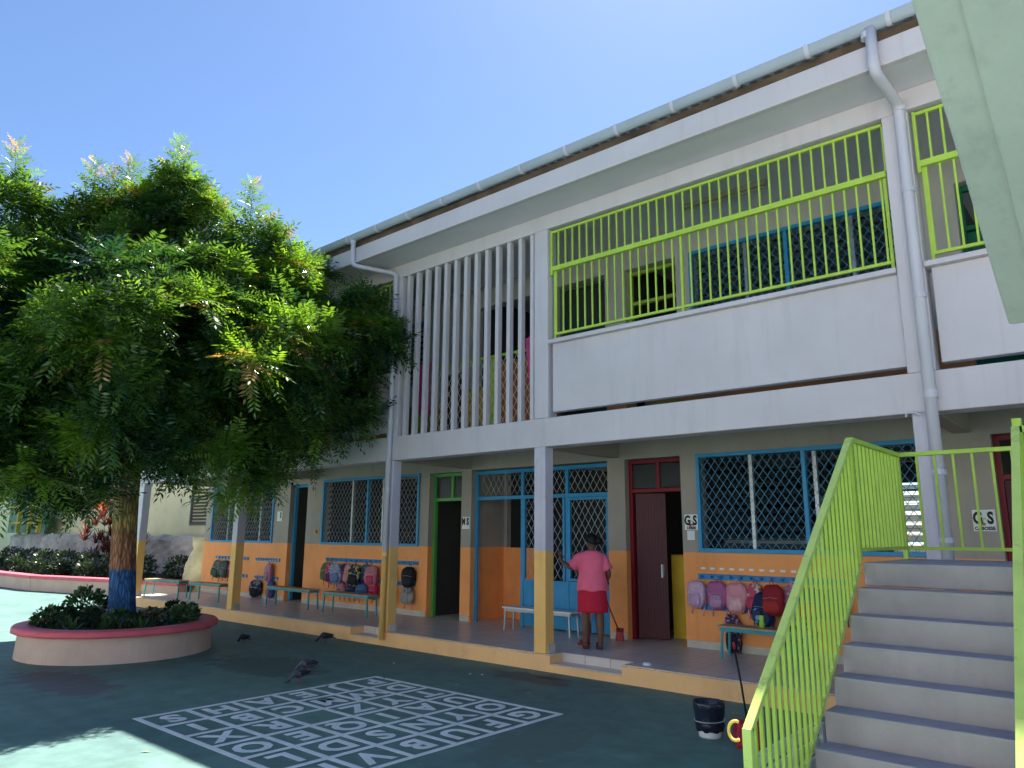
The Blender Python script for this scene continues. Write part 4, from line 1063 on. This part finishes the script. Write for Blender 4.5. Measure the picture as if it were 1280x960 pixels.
PLM = leaf_mat('planter_leaf', (.025, .06, .025), (.07, .14, .045), None, .4, .25)
PLD = leaf_mat('dark_shrub_leaf', (.012, .03, .02), (.04, .08, .03), None, .4, .2)
PLR = leaf_mat('red_shrub_leaf', (.06, .015, .02), (.26, .05, .03), (.55, .10, .04), .4, .35)
def plant(name, label, cat, loc, kind, m, group, sc_=1.0):
    if kind == 'blade': V, tt = blades(int(34), .42 * sc_, .017, 1.2)
    elif kind == 'bush': V, tt = bushy(int(420 * sc_), .30 * sc_, .46 * sc_, .10, .028)
    elif kind == 'shrub': V, tt = bushy(int(900 * sc_), .55 * sc_, 1.0 * sc_, .13, .032)
    elif kind == 'cordy':
        Vs = []; ts = []
        for k in range(46):
            v, t2 = blades(26, .42, .030, 1.35); v = v + np.array([rng.normal(0, .38), rng.normal(0, .38), rng.uniform(.2, 1.9)]); Vs.append(v); ts.append(np.clip(t2 + (v[:, 0, 2] > 1.7) * .6, 0, 1))  # topmost blades tinted brighter: the sunlit look is put into the colour
        V = np.concatenate(Vs) * sc_; tt = np.concatenate(ts)
    t__ = local_thing(name, label, cat, loc, rng.uniform(0, 6), group)
    quads_mesh('leaves', V, tt, m, t__)
    sm = MB()
    if kind in ('shrub', 'cordy', 'bush'):
        h_ = {'shrub': .8, 'cordy': 1.8, 'bush': .35}[kind] * sc_
        for k in range(5):
            a = k * 1.25; sm.tube([(.02 * math.cos(a), .02 * math.sin(a), -.03), (.12 * sc_ * math.cos(a), .12 * sc_ * math.sin(a), h_ * .5), (.22 * sc_ * math.cos(a), .22 * sc_ * math.sin(a), h_)], [.012, .009, .004], 6)
    else: sm.lathe([(.03, -.02), (.025, .03), (.001, .04)], 8)
    sm.build('stem', mat('plant_stem', (.08, .06, .04), .8), t__, smooth=True)
    return t__
spots = [(-12.0, 4.25, 'blade', 'spiky grass-leaved plant at the front edge of the round planter'), (-11.75, 4.6, 'blade', 'spiky plant right of the front edge in the round planter'), (-12.4, 4.3, 'blade', 'spiky plant at the left front of the round planter'),
         (-12.75, 4.15, 'bush', 'low leafy plant nearest the left rim of the round planter'), (-13.15, 4.45, 'bush', 'low leafy plant at the far left of the round planter'), (-12.6, 4.75, 'bush', 'rounded green plant just left of the tree trunk'),
         (-12.15, 5.1, 'blade', 'spiky plant in front of the painted trunk'), (-11.75, 5.2, 'bush', 'rounded plant just right of the painted trunk'), (-11.7, 5.7, 'bush', 'dark leafy plant on the right side of the round planter'),
         (-11.45, 5.0, 'blade', 'spiky plant near the right rim of the round planter'), (-12.1, 5.95, 'bush', 'dark leafy plant at the back right of the planter'), (-13.4, 4.9, 'shrub', 'taller pale green shrub behind the trunk on its left'), (-12.6, 6.0, 'bush', 'leafy plant at the back of the round planter'),
         (-11.95, 4.85, 'bush', 'small dense plant between the spiky plants in front of the trunk')]
for x, y, k, lb in spots:
    plant('planter_plant', lb, 'plant', (x, y, .37), k, PLM if k != 'bush' or rng.random() < .6 else PLD, 'low plants in the round planter', .62 if k != 'shrub' else .5)

# ------------------------------------------------------------------ rear planter, rock wall, old house
def strip(mb, pts, w_, z0, z1):
    for i in range(len(pts) - 1):
        a, b = Vector((*pts[i], 0)), Vector((*pts[i + 1], 0)); d_ = (b - a).normalized(); s_ = Vector((-d_.y, d_.x, 0)) * w_ / 2
        ext = d_ * (w_ * .24 if i < len(pts) - 2 else 0)
        q_ = [a - s_, b - s_ + ext, b + s_ + ext, a + s_]
        mb.add([(p.x, p.y, z0) for p in q_] + [(p.x, p.y, z1) for p in q_], [(3, 2, 1, 0), (4, 5, 6, 7), (0, 1, 5, 4), (1, 2, 6, 5), (2, 3, 7, 6), (3, 0, 4, 7)])
RP = [(-40, 7.6), (-26.6, 8.15), (-20.4, 9.85)]
t_ = thing('rear_planter', 'long low planter with a pink rim along the rough wall at the back', 'planter', (-26, 8.6, 0))
s = MB(); strip(s, RP, .28, 0, .36); s.build('planter_wall', PLWALL, t_)
s = MB(); strip(s, RP, .40, .361, .46); s.build('rim', PINK, t_, bevel=.01)
s = MB(); s.add([(-40, 7.6, .32), (-26.6, 8.15, .32), (-20.5, 9.9, .32), (-20.5, 12.3, .34), (-40, 12.3, .34)], [(0, 1, 2, 3, 4)]); s.build('soil', SOIL, t_)
labs = ['dusky shrub at the far left of the rear planter', 'low shrub second from the left in the rear planter', 'spreading shrub in the left part of the rear planter', 'bluish green shrub left of the red-leaved plant', 'dense shrub in the middle of the rear planter', 'dark shrub just left of the tree trunk in the rear planter', 'shrub hidden behind the trunk in the rear planter', 'green shrub right of the trunk in front of the rock wall', 'small dark shrub at the right end of the rear planter']
sx_ = [(-36.5, 10.2), (-33.2, 9.9), (-30.6, 9.7), (-28.4, 9.6), (-26.6, 9.7), (-25.0, 9.9), (-23.6, 10.0), (-22.4, 10.7), (-21.4, 10.9)]
for (x, y), lb in zip(sx_, labs): plant('rear_shrub', lb, 'shrub', (x, y, .3), 'shrub', PLD, 'shrubs in the rear planter', (.85 if x < -23 else .8))
for (x, y), lb in zip([(-35, 9.2), (-32, 9.1), (-29.5, 9.0), (-27.5, 9.1), (-25.8, 9.3)], ['low front plant at the left end of the rear planter', 'low front plant by the left pink rim', 'low front plant in the middle left of the rear planter', 'low front plant near the bend of the pink rim', 'low front plant beside the red-leaved shrub']):
    plant('rear_shrub', lb, 'shrub', (x, y, .3), 'shrub', PLD, 'shrubs in the rear planter', .55)
plant('cordyline', 'dark red long-leaved shrub with its top tinted brighter to look sunlit, left of the tree trunk', 'shrub', (-27.9, 10.7, .3), 'cordy', PLR, None, 1.3)
# rough wall
s = MB(); nx_, nz_ = 130, 10; idx = {}
for i in range(nx_ + 1):
    for j in range(nz_ + 1):
        x = -45 + 24.2 * i / nx_; z = (1.68 + .04 * math.sin(i * .7)) * j / nz_
        y = 12.4 - .05 * math.sin(i * .9 + j) * math.cos(j * 1.3 + i * .3) - .035 * rng.random() + (.25 if j == nz_ else 0)
        idx[i, j] = len(s.v); s.v.append((x, y, z))
for i in range(nx_):
    for j in range(nz_): s.f.append((idx[i, j], idx[i + 1, j], idx[i + 1, j + 1], idx[i, j + 1])); s.m.append(0)
s.box(-45, -20.8, 12.61, 12.9, 0, 1.6)
tag(s.build('rough_wall', ROCK), 'rough stained stone retaining wall under the cream house', 'wall')
s = MB(); rings = []
for j in range(12):
    z = 1.66 * j / 11; k = 1 - .25 * (j / 11)
    rings.append([(-20.9 + (1.15 * k + .12 * math.sin(5 * a + j)) * math.cos(a) * (1.0), 11.15 + (.95 * k + .10 * math.sin(4 * a + j * .8)) * math.sin(a), z) for a in [2 * PI * q_ / 26 for q_ in range(26)]])
s.loft(rings); tag(s.build('painted_rock', mat('painted_rock', (.85, .68, .36), .85, .3, 1.6, .9, 7, stain=.6, stainc=(.32, .18, .1)), smooth=True), 'large rock painted pale yellow at the end of the rough wall', 'rock')
H = thing('old_house', 'low cream house with shuttered windows above the rough wall', 'house', (-30, 13.5, 0))
s = MB(); s.box(-75, -20.6, 13.3, 18, 0, 6.2); s.build('wall', CREAM, H)
s = MB(); s.box(-76, -20.2, 12.8, 18.5, 6.21, 6.35); s.build('roof', SHEET, H)
SHUT = mat('grey_shutter', (.16, .15, .13), .6, .1, 5)
for (a, b, c, d_) in ((-27.35, -25.9, 2.05, 3.55), (-38, -33, 2.9, 3.9)):
    s = MB(); rect_frame(s, a, b, c, d_, 13.22, 13.299, .08); wo = s.build('window', SHUT, H)
    l = MB(); z = c + .1
    while z < d_ - .08: l.bar((a + .08, 13.26, z), (b - .08, 13.26, z), .02, .11, upv=(0, .8, .6)); z += .12
    l.build('louvre', SHUT, wo)
s = MB(); s.box(-23.7, -22.0, 13.22, 13.29, 1.65, 3.9); do = s.build('door', mat('pale_blue_door', (.20, .45, .52), .6, .15, 3, stain=.4, stainc=(.5, .55, .5)), H)
s = MB(); s.box(-22.9, -22.82, 13.18, 13.219, 1.7, 3.88); s.build('door_edge', SHUT, do)
YF = mat('yellow_frame_paint', (.55, .42, .05), .6)
yf = thing('timber_lattice', 'yellow timber lattice frame at the far left beside the cream house', 'frame', (-42, 12.3, 0))
s = MB()
for x in (-43.6, -41.9, -40.6): s.box(x - .08, x + .08, 12.2, 12.36, 1.7, 5)
s.build('uprights', YF, yf)
s = MB()
for z in (2.2, 3.0, 3.8): s.box(-44.5, -40.2, 12.1, 12.199, z - .05, z + .05)
s.build('cross_bars', YF, yf)
s = MB(); s.box(-46, -40.4, 12.5, 12.6, 1.7, 5); s.build('dark_screen', DGREEN, yf)
# greenery far behind, seen only through gaps
# ------------------------------------------------------------------ people
def skin_body(name, pts, edges, rad, m, parent, root=0, sub=2):
    me = bpy.data.meshes.new(name); me.from_pydata(pts, edges, []); o = bpy.data.objects.new(name, me); col.objects.link(o)
    sk = o.modifiers.new('skin', 'SKIN'); sk.use_smooth_shade = True
    for i, r_ in enumerate(rad):
        v = me.skin_vertices[0].data[i]; v.radius = (r_, r_) if not isinstance(r_, tuple) else r_; v.use_root = (i == root)
    sb = o.modifiers.new('sub', 'SUBSURF'); sb.levels = sub; sb.render_levels = sub
    dg = bpy.context.evaluated_depsgraph_get(); nm = bpy.data.meshes.new_from_object(o.evaluated_get(dg))
    bpy.data.objects.remove(o); nm.name = name
    nm.materials.clear(); nm.materials.append(m)
    nm.polygons.foreach_set('use_smooth', [True] * len(nm.polygons))
    o2 = bpy.data.objects.new(name, nm); col.objects.link(o2); o2.parent = parent; return o2
SKIN = mat('brown_skin', (.16, .075, .045), .5, .06, 10, spec=.4)
HAIR = mat('black_hair', (.01, .009, .009), .55, .3, 30, .8, 90)
def hand(P, E, Rd, wrist_i, wrist, d, side, palm_n, sc_=1.0, curl=.5):
    """adds palm and five bent fingers; d = pointing direction, side = thumb side"""
    d, side, pn = Vector(d).normalized(), Vector(side).normalized(), Vector(palm_n).normalized()
    pc = len(P); P.append(tuple(Vector(wrist) + d * .045 * sc_)); Rd.append((.030 * sc_, .018 * sc_)); E.append((wrist_i, pc))
    pk = len(P); P.append(tuple(Vector(wrist) + d * .085 * sc_)); Rd.append((.033 * sc_, .014 * sc_)); E.append((pc, pk))
    for k, ln in enumerate((.070, .078, .073, .058)):
        off = side * (.028 - .019 * k) * sc_; b0 = Vector(wrist) + d * .088 * sc_ + off
        i0 = len(P); P.append(tuple(b0)); Rd.append(.0088 * sc_); E.append((pk, i0))
        p1 = b0 + (d + pn * .25 * curl) * ln * .45 * sc_; P.append(tuple(p1)); Rd.append(.008 * sc_); E.append((i0, i0 + 1))
        p2 = p1 + (d + pn * .9 * curl).normalized() * ln * .35 * sc_; P.append(tuple(p2)); Rd.append(.0072 * sc_); E.append((i0 + 1, i0 + 2))
        p3 = p2 + (d + pn * 1.6 * curl).normalized() * ln * .25 * sc_; P.append(tuple(p3)); Rd.append(.006 * sc_); E.append((i0 + 2, i0 + 3))
    i0 = len(P); t0 = Vector(wrist) + d * .03 * sc_ + side * .028 * sc_; P.append(tuple(t0)); Rd.append(.0115 * sc_); E.append((pc, i0))
    P.append(tuple(t0 + (side + d * .8).normalized() * .035 * sc_)); Rd.append(.0098 * sc_); E.append((i0, i0 + 1))
    P.append(tuple(t0 + (side + d * .8).normalized() * .035 * sc_ + (d + side * .25 + pn * .3 * curl).normalized() * .03 * sc_)); Rd.append(.0078 * sc_); E.append((i0 + 1, i0 + 2))
def oval(cx, cy, z, a, b, n_=28, wr=0, ph=0, tilt=0):
    return [(cx + a * (1 + wr * math.sin(5 * t__ + ph)) * math.cos(t__), cy + b * (1 + wr * math.sin(4 * t__ + ph * 1.3)) * math.sin(t__), z + tilt * math.cos(t__)) for t__ in [2 * PI * k / n_ for k in range(n_)]]
def person(label, loc, rz, Hh, LA, RA, top_m, bot_m, bottom='skirt', head_turn=0, legs_y=(0, 0), skin=SKIN, shoes=None, hem=.80, bun=True, seated=False, group=None):
    """LA/RA: (elbow, wrist, hand dir, thumb side, palm normal) for the left/right arm; sizes for a 1.6 m figure, scaled to Hh"""
    k = Hh / 1.6
    t_ = local_thing('person', label, 'person', loc, rz, group); t_.scale = (k, k, k)
    P, E, Rd = [], [], []
    def add(p, r_, link=None):
        P.append(tuple(p)); Rd.append(r_)
        if link is not None: E.append((link, len(P) - 1))
        return len(P) - 1
    pel = add((0, 0, .86), .13)
    wa = add((0, 0, 1.0), .115, pel); ch = add((0, .0, 1.17), .135, wa); ub = add((0, -.005, 1.27), .10, ch); nk = add((0, 0, 1.345), .048, ub)
    n2 = add((0, .012, 1.40), .047, nk); hd = add((0, .02, 1.46), .078, n2); ht = add((0, .015, 1.535), .085, hd); hc = add((0, .01, 1.575), .06, ht)
    fx, fy = -math.sin(head_turn), math.cos(head_turn)
    no = add((fx * .098, .02 + fy * .098, 1.485), .012, hd)
    chn = add((fx * .062, .02 + fy * .062, 1.425), .03, hd)
    for sx in (-1, 1): add((sx * .088 * fy, .015 + sx * .088 * -fx * -1, 1.49), .012, hd)
    for sx, A_ in ((-1, LA), (1, RA)):
        cl = add((sx * .10, 0, 1.285), .062, ub); sh = add((sx * .17, 0, 1.265), .056, cl)
        m1 = tuple((Vector(P[sh]) + Vector(A_[0])) / 2); md = add(m1, .045, sh); el = add(A_[0], .036, md)
        fm = add(tuple(Vector(A_[0]).lerp(Vector(A_[1]), .4)), .036, el); wr_ = add(A_[1], .025, fm)
        hand(P, E, Rd, wr_, A_[1], A_[2], A_[3], A_[4])
    for sx, ly in ((-1, legs_y[0]), (1, legs_y[1])):
        hp = add((sx * .085, 0, .80), .10, pel); 
        if seated:
            kn = add((sx * .10, .38, .80), .065, hp); ca = add((sx * .10, .42, .62), .055, kn); an = add((sx * .10, .40, .42), .035, ca)
            he = add((sx * .10, .38, .375), .033, an); ba = add((sx * .10, .50, .365), .03, he); toe = add((sx * .10, .57, .36), .022, ba)
        else:
            th = add((sx * .09, ly * .25, .65), .086, hp); kn = add((sx * .10, ly * .5 + .01, .455), .066, th); ca = add((sx * .105, ly * .75 - .02, .33), .066, kn)
            an = add((sx * .105, ly - .015, .09), .037, ca); he = add((sx * .105, ly - .03, .045), .034, an); ba = add((sx * .095, ly + .09, .035), (.038, .024), he); toe = add((sx * .10, ly + .155, .03), (.032, .016), ba)
    skin_body('body', P, E, Rd, skin, t_)
    # top
    s = MB(); b0 = hem
    prof = [(b0, .225, .165), (b0 + .04, .222, .163), (.92, .212, .155), (1.0, .195, .142), (1.08, .192, .142), (1.17, .205, .155), (1.235, .208, .152), (1.29, .195, .130), (1.33, .150, .105), (1.36, .092, .080), (1.37, .070, .068)]
    if seated: prof = prof[1:]
    import bisect
    zz_ = [p_[0] for p_ in prof]; fine = []
    for q_ in range(26):
        z = zz_[0] + (zz_[-1] - zz_[0]) * q_ / 25; i_ = min(max(bisect.bisect(zz_, z) - 1, 0), len(zz_) - 2); f_ = (z - zz_[i_]) / (zz_[i_ + 1] - zz_[i_])
        a = prof[i_][1] * (1 - f_) + prof[i_ + 1][1] * f_; b = prof[i_][2] * (1 - f_) + prof[i_ + 1][2] * f_
        low = max(0, min(1, (1.2 - z) / .3))
        fine.append([(a * (1 + low * (.022 * math.sin(7 * t__ + 2) + .015 * math.sin(11 * t__ + 9 * z))) * math.cos(t__), -.005 + b * (1 + low * (.03 * math.sin(6 * t__ + 3 * z) + .012 * math.sin(13 * t__ - 14 * z)) + .012 * math.sin(38 * z + 2 * t__) * (1 - low * .4)) * math.sin(t__), z + .01 * low * math.sin(5 * t__)) for t__ in [2 * PI * k_ / 56 for k_ in range(56)]])
    s.loft(fine, False)
    for sx, A_ in ((-1, LA), (1, RA)):
        sh = Vector((sx * .135, 0, 1.255)); el = Vector(A_[0]); e2 = sh.lerp(el, .78)
        s.tube([sh + Vector((sx * -.03, 0, .02)), sh.lerp(e2, .35) + Vector((0, 0, .022)), sh.lerp(e2, .7), e2], [.078, .082, .080, .086], 16, cap=False)
    cl_ = s.build('tunic', top_m, t_, smooth=True); so__ = cl_.modifiers.new('thick', 'SOLIDIFY'); so__.thickness = .006
    if bottom == 'skirt':
        s = MB(); s.loft([oval(0, 0, z, a, b, 40, .03, z * 3) for z, a, b in [(.50, .222, .16), (.54, .220, .16), (.66, .212, .158), (.78, .20, .155), (.90, .175, .135), (.95, .16, .12)]], False)
        c2 = s.build('skirt', bot_m, t_, smooth=True); q_ = c2.modifiers.new('thick', 'SOLIDIFY'); q_.thickness = .006
    elif not seated:
        s = MB()
        for sx, ly in ((-1, legs_y[0]), (1, legs_y[1])):
            s.loft([oval(sx * .088, ly * f_, z, r_, r_, 20, .02, z * 11) for z, r_, f_ in [(.16, .052, .95), (.20, .055, .9), (.32, .066, .75), (.45, .072, .5), (.62, .095, .25), (.80, .11, 0)]], False)
        s.loft([oval(0, 0, z, a, b, 28) for z, a, b in [(.76, .19, .125), (.86, .195, .145), (.95, .17, .125)]], False)
        s.build('trousers', bot_m, t_, smooth=True)
    # hair
    s = MB()
    hz = 1.52; rings = []
    for j in range(9):
        u = j / 8; ph = PI * (u * .62)
        rings.append([(-fx * .0 + .099 * math.sin(ph) * math.cos(a) + -fx * .012, .008 - fy * .012 + .105 * math.sin(ph) * math.sin(a), hz + .088 * math.cos(ph) - (.045 * max(0, -(math.cos(a) * fx + math.sin(a) * fy)) * u)) for a in [2 * PI * q_ / 20 for q_ in range(20)]])
    rings[0] = [(p[0], p[1], p[2]) for p in rings[0]]
    s.loft(rings, True)
    if bun:
        s.lathe([(.001, -.055), (.04, -.04), (.055, 0), (.04, .04), (.001, .055)], 14, (.06 - fx * .08, -fy * .085, 1.50))
    s.build('hair', HAIR, t_, smooth=True)
    # eyes and mouth line
    for sx in (-1, 1):
        s = MB(); cx, cy = fx * .082 + sx * .032 * fy, .02 + fy * .082 + sx * .032 * (-fx) * -1
        s.lathe([(.001, -.006), (.009, 0), (.001, .006)], 8, (cx, cy, 1.502)); s.build('eye', PWHITE, t_, smooth=True)
    if shoes:
        for sx, ly in ((-1, legs_y[0]), (1, legs_y[1])):
            if seated: break
            s = MB(); s.loft([sup(.044, .125, 0, z, .75, 20, sx * .095, ly + .065) for z in (.0, .022)]); 
            s.box(sx * .095 - .032, sx * .095 + .032, ly - .055, ly + .02, .0225, .05)
            for yy in (.03, .10): s.tube([(sx * .095 - .044, ly + yy, .02), (sx * .095 - .03, ly + yy, .062), (sx * .095, ly + yy, .074), (sx * .095 + .03, ly + yy, .062), (sx * .095 + .044, ly + yy, .02)], .009, 6)
            s.tube([(sx * .092 + .042 * math.cos(a), ly - .015 + .045 * math.sin(a), .085) for a in [2 * PI * q_ / 12 for q_ in range(13)]], .008, 6, cap=False)
            s.build('sandal', shoes, t_, smooth=False)
    return t_
TOPP = mat('pink_tunic_cloth', (.95, .16, .27), .75, .06, 6, .25, 60)
SKR = mat('red_skirt_cloth', (.62, .015, .05), .7, .06, 6, .2, 60)
SAND = mat('brown_sandal_leather', (.08, .035, .03), .6, .1, 8)
WL = (-6.27, 9.05, FL)
person('person seen from behind in pink tunic and red skirt, left hand raised by the column', WL, R(38), 1.60,
       ((-.31, .10, 1.11), (-.45, .18, 1.21), (-.04, .04, 1), (.7, .2, 0), (-.2, .9, -.1)),
       ((.245, -.03, 1.03), (.225, .16, .93), (.1, .9, -.35), (-.8, .1, .4), (-.6, 0, -.6)), TOPP, SKR, 'skirt', R(30), (.0, -.03), SKIN, SAND)
person('person mostly hidden behind the woman in pink, in pale trousers and red sandals', (-6.60, 9.36, FL), R(150), 1.22,
       ((-.22, -.01, 1.02), (-.21, .03, .80), (0, .1, -1), (.2, 1, 0), (1, 0, 0)),
       ((.22, -.01, 1.02), (.21, .03, .80), (0, .1, -1), (-.2, 1, 0), (-1, 0, 0)), mat('rose_top', (.70, .07, .16), .7), mat('pale_trousers', (.55, .46, .42), .75), 'trousers', 0, (.03, -.04), SKIN, REDP)
person('small person in dark red sitting inside the far blue doorway', (-15.95, 11.5, -.18), R(170), 1.30,
       ((-.24, .10, 1.05), (-.12, .28, .95), (.3, 1, 0), (.4, 0, .6), (.6, 0, -.4)),
       ((.24, .10, 1.05), (.12, .28, .95), (-.3, 1, 0), (-.4, 0, .6), (-.6, 0, -.4)), mat('dark_red_top', (.25, .03, .04), .7), SKR, 'none', 0, (0, 0), SKIN, None, .84, False, True)
# broom behind her
t_ = local_thing('broom', 'broom with a wooden handle and red head leaning down beside the woman in pink', 'broom', (-6.42, 9.98, FL))
s = MB(); s.tube([(.0, 0, .12), (.05, -.55, .82)], .011, 8); s.build('handle', mat('broom_handle', (.30, .10, .05), .5), t_, smooth=True)
s = MB(); s.box(-.05, .06, -.03, .03, .13, .19); s.build('head', REDP, t_, bevel=.012)
s = MB(); s.loft([sup(.075, .04, 0, .002, .7, 20, .005, 0), sup(.055, .028, 0, .129, .7, 20, .005, 0)]); s.build('bristles', mat('bristle', (.5, .08, .08), .8, .3, 60), t_)
s = MB(); s.lathe([(.001, .03), (.04, .028), (.055, .012), (.06, .0), (.001, 0)], 16, (-5.02, 8.42, FL + .001)); tag(s.build('white_lid', PWHITE, smooth=True), 'small white lid lying on the platform edge beside the step', 'lid')

s = MB(); s.box(-5.0, -3.6, 10.75, 11.0, 1.55, 1.78); tag(s.build('window_shelf', mat('pale_shelf', (.5, .48, .44), .6), bevel=.006), 'pale shelf standing behind the lower edge of the right blue window', 'shelf')
s = MB(); s.box(-3.9, -3.5, 11.6, 11.75, 2.25, 2.6); s.box(-3.85, -3.6, 11.6, 11.74, 1.95, 2.249); tag(s.build('hanging_display', mat('dark_card', (.03, .03, .05), .7)), 'dark hanging display seen through the mesh of the right blue window', 'display')
# fallen leaves and paper scraps
n_ = 330
ang = rng.uniform(0, 2 * PI, n_); rad = 1.6 + np.abs(rng.normal(0, 1.7, n_)); P = np.stack([PC[0] + rad * np.cos(ang), PC[1] + rad * np.sin(ang), np.full(n_, .006)], 1)
P[:40, 0] = rng.uniform(-8, -3, 40); P[:40, 1] = rng.uniform(4, 8.0, 40)
P[:, 1] = np.minimum(P[:, 1], 8.05 - rng.uniform(0, .5, n_))
a = rng.uniform(0, 2 * PI, n_); d_ = np.stack([np.cos(a), np.sin(a), np.zeros(n_)], 1) * rng.uniform(.02, .045, n_)[:, None]; s_ = np.stack([-d_[:, 1], d_[:, 0], rng.uniform(0, .4, n_) * .02], 1) * .35
quads_mesh('fallen_leaves', np.stack([P - d_, P + s_, P + d_, P - s_ + np.array([0, 0, .004])], 1), rng.uniform(.1, 1, n_), leaf_mat('dry_leaf', (.10, .07, .03), (.30, .26, .12), None, .7, .1))
tag(bpy.data.objects['fallen_leaves'], 'small dry leaves scattered over the green court round the planter', 'fallen leaves', kind='stuff')
for i, (x, y) in enumerate(((-7.05, 7.35), (-6.9, 7.42), (-8.4, 7.2))):
    q = MB(); q.add([(x - .02, y, .006), (x + .015, y - .012, .008), (x + .025, y + .01, .016), (x - .005, y + .02, .007)], [(0, 1, 2, 3)]); q.box(x - .012, x + .012, y - .004, y + .012, .005, .012)
    tag(q.build('paper_scrap', PAPER), ['left of two white paper scraps lying close together near the platform edge', 'right of two white paper scraps lying close together near the platform edge', 'lone white paper scrap on the green court nearer the downpipe'][i], 'litter', 'paper scraps on the court')
# ------------------------------------------------------------------ pigeons
PG = mat('pigeon_grey', (.07, .07, .085), .6, .3, 30); PGD = mat('pigeon_dark', (.025, .028, .04), .55, .3, 30)
def pigeon(label, x, y, rz, peck, m, sc_=1.0):
    t_ = local_thing('pigeon', label, 'pigeon', (x, y, 0), rz, 'pigeons on the green court'); t_.scale = (sc_ * .8,) * 3
    s = MB(); ang = -.45 if peck else .25
    prof = [(-.19, .012, .006, .10), (-.13, .024, .012, .115), (-.09, .036, .03, .125), (-.03, .056, .052, .135), (.03, .060, .060, .135), (.075, .048, .052, .145)]
    if peck: neck = [(.11, .034, .036, .125), (.14, .024, .024, .095), (.165, .022, .023, .065), (.185, .018, .019, .045), (.20, .005, .005, .032)]
    else: neck = [(.10, .036, .04, .17), (.11, .024, .026, .20), (.118, .022, .023, .225), (.135, .02, .02, .235), (.15, .006, .006, .232)]
    rings = []
    for xx, a, b, z in prof + neck:
        rings.append([(xx - (z - .135) * .2 * math.sin(t__), a * math.cos(t__), z + b * math.sin(t__)) for t__ in [2 * PI * k / 14 for k in range(14)]])
    s.loft(rings); s.build('body', m, t_, smooth=True)
    s = MB(); hx, _, _, hz = neck[-1]; s.tube([(hx - .005, 0, hz), (hx + .018, 0, hz - .008)], [.005, .001], 6); s.build('beak', BLACK, t_)
    for sy in (-1, 1):
        wg = MB(); wg.loft([[(xx, sy * (.052 * k_ + .006 * c_), .145 + zz * k_) for (xx, zz, c_) in ((u0, .03, 0), (u0, -.02, 1), (u0, -.02, 0), (u0, .03, 1))] for u0, k_ in ((.05, .8), (.0, 1.05), (-.08, .85), (-.15, .3))], True); wg.build('wing', PGD, t_, smooth=True)
        l = MB(); l.tube([(.01, sy * .022, .09), (.0, sy * .022, .04), (.005, sy * .022, .006), (.035, sy * .025, .004)], .004, 5); l.build('leg', REDP, t_)
pigeon('grey pigeon pecking with its tail raised beside the alphabet grid', -8.65, 5.95, R(215), True, PG, 1.15)
pigeon('pigeon facing the camera just in front of the tail-raised one', -8.15, 5.50, R(-100), True, PG, 1.1)
pigeon('dark pigeon near the round planter and the platform edge', -11.65, 6.75, R(190), True, PGD)
pigeon('dark bluish pigeon beside the orange step near the downpipe', -10.75, 7.72, R(215), True, PGD, 1.1)
# ------------------------------------------------------------------ unseen wing added behind the photographer to bounce sunlight onto the facade
OB = thing('added_bounce_wing', 'added unseen cream wing bouncing sunlight back onto the facade', 'school building', (-12, -12, 0))
s = MB(); s.box(-38, 14, -18, -11, 0, 6.6); s.build('wall', mat('bounce_wing_paint', (.82, .74, .64), .7, .06, 1.2), OB)
s = MB(); s.box(-38.5, 14.5, -18.5, -10.6, 6.61, 6.8); s.build('roof', SHEET, OB)
for i in range(10):
    for z in (1.3, 4.4):
        s = MB(); s.box(-36 + i * 5, -33.4 + i * 5, -10.999, -10.96, z, z + 1.4); s.build('window', BLUE, OB)
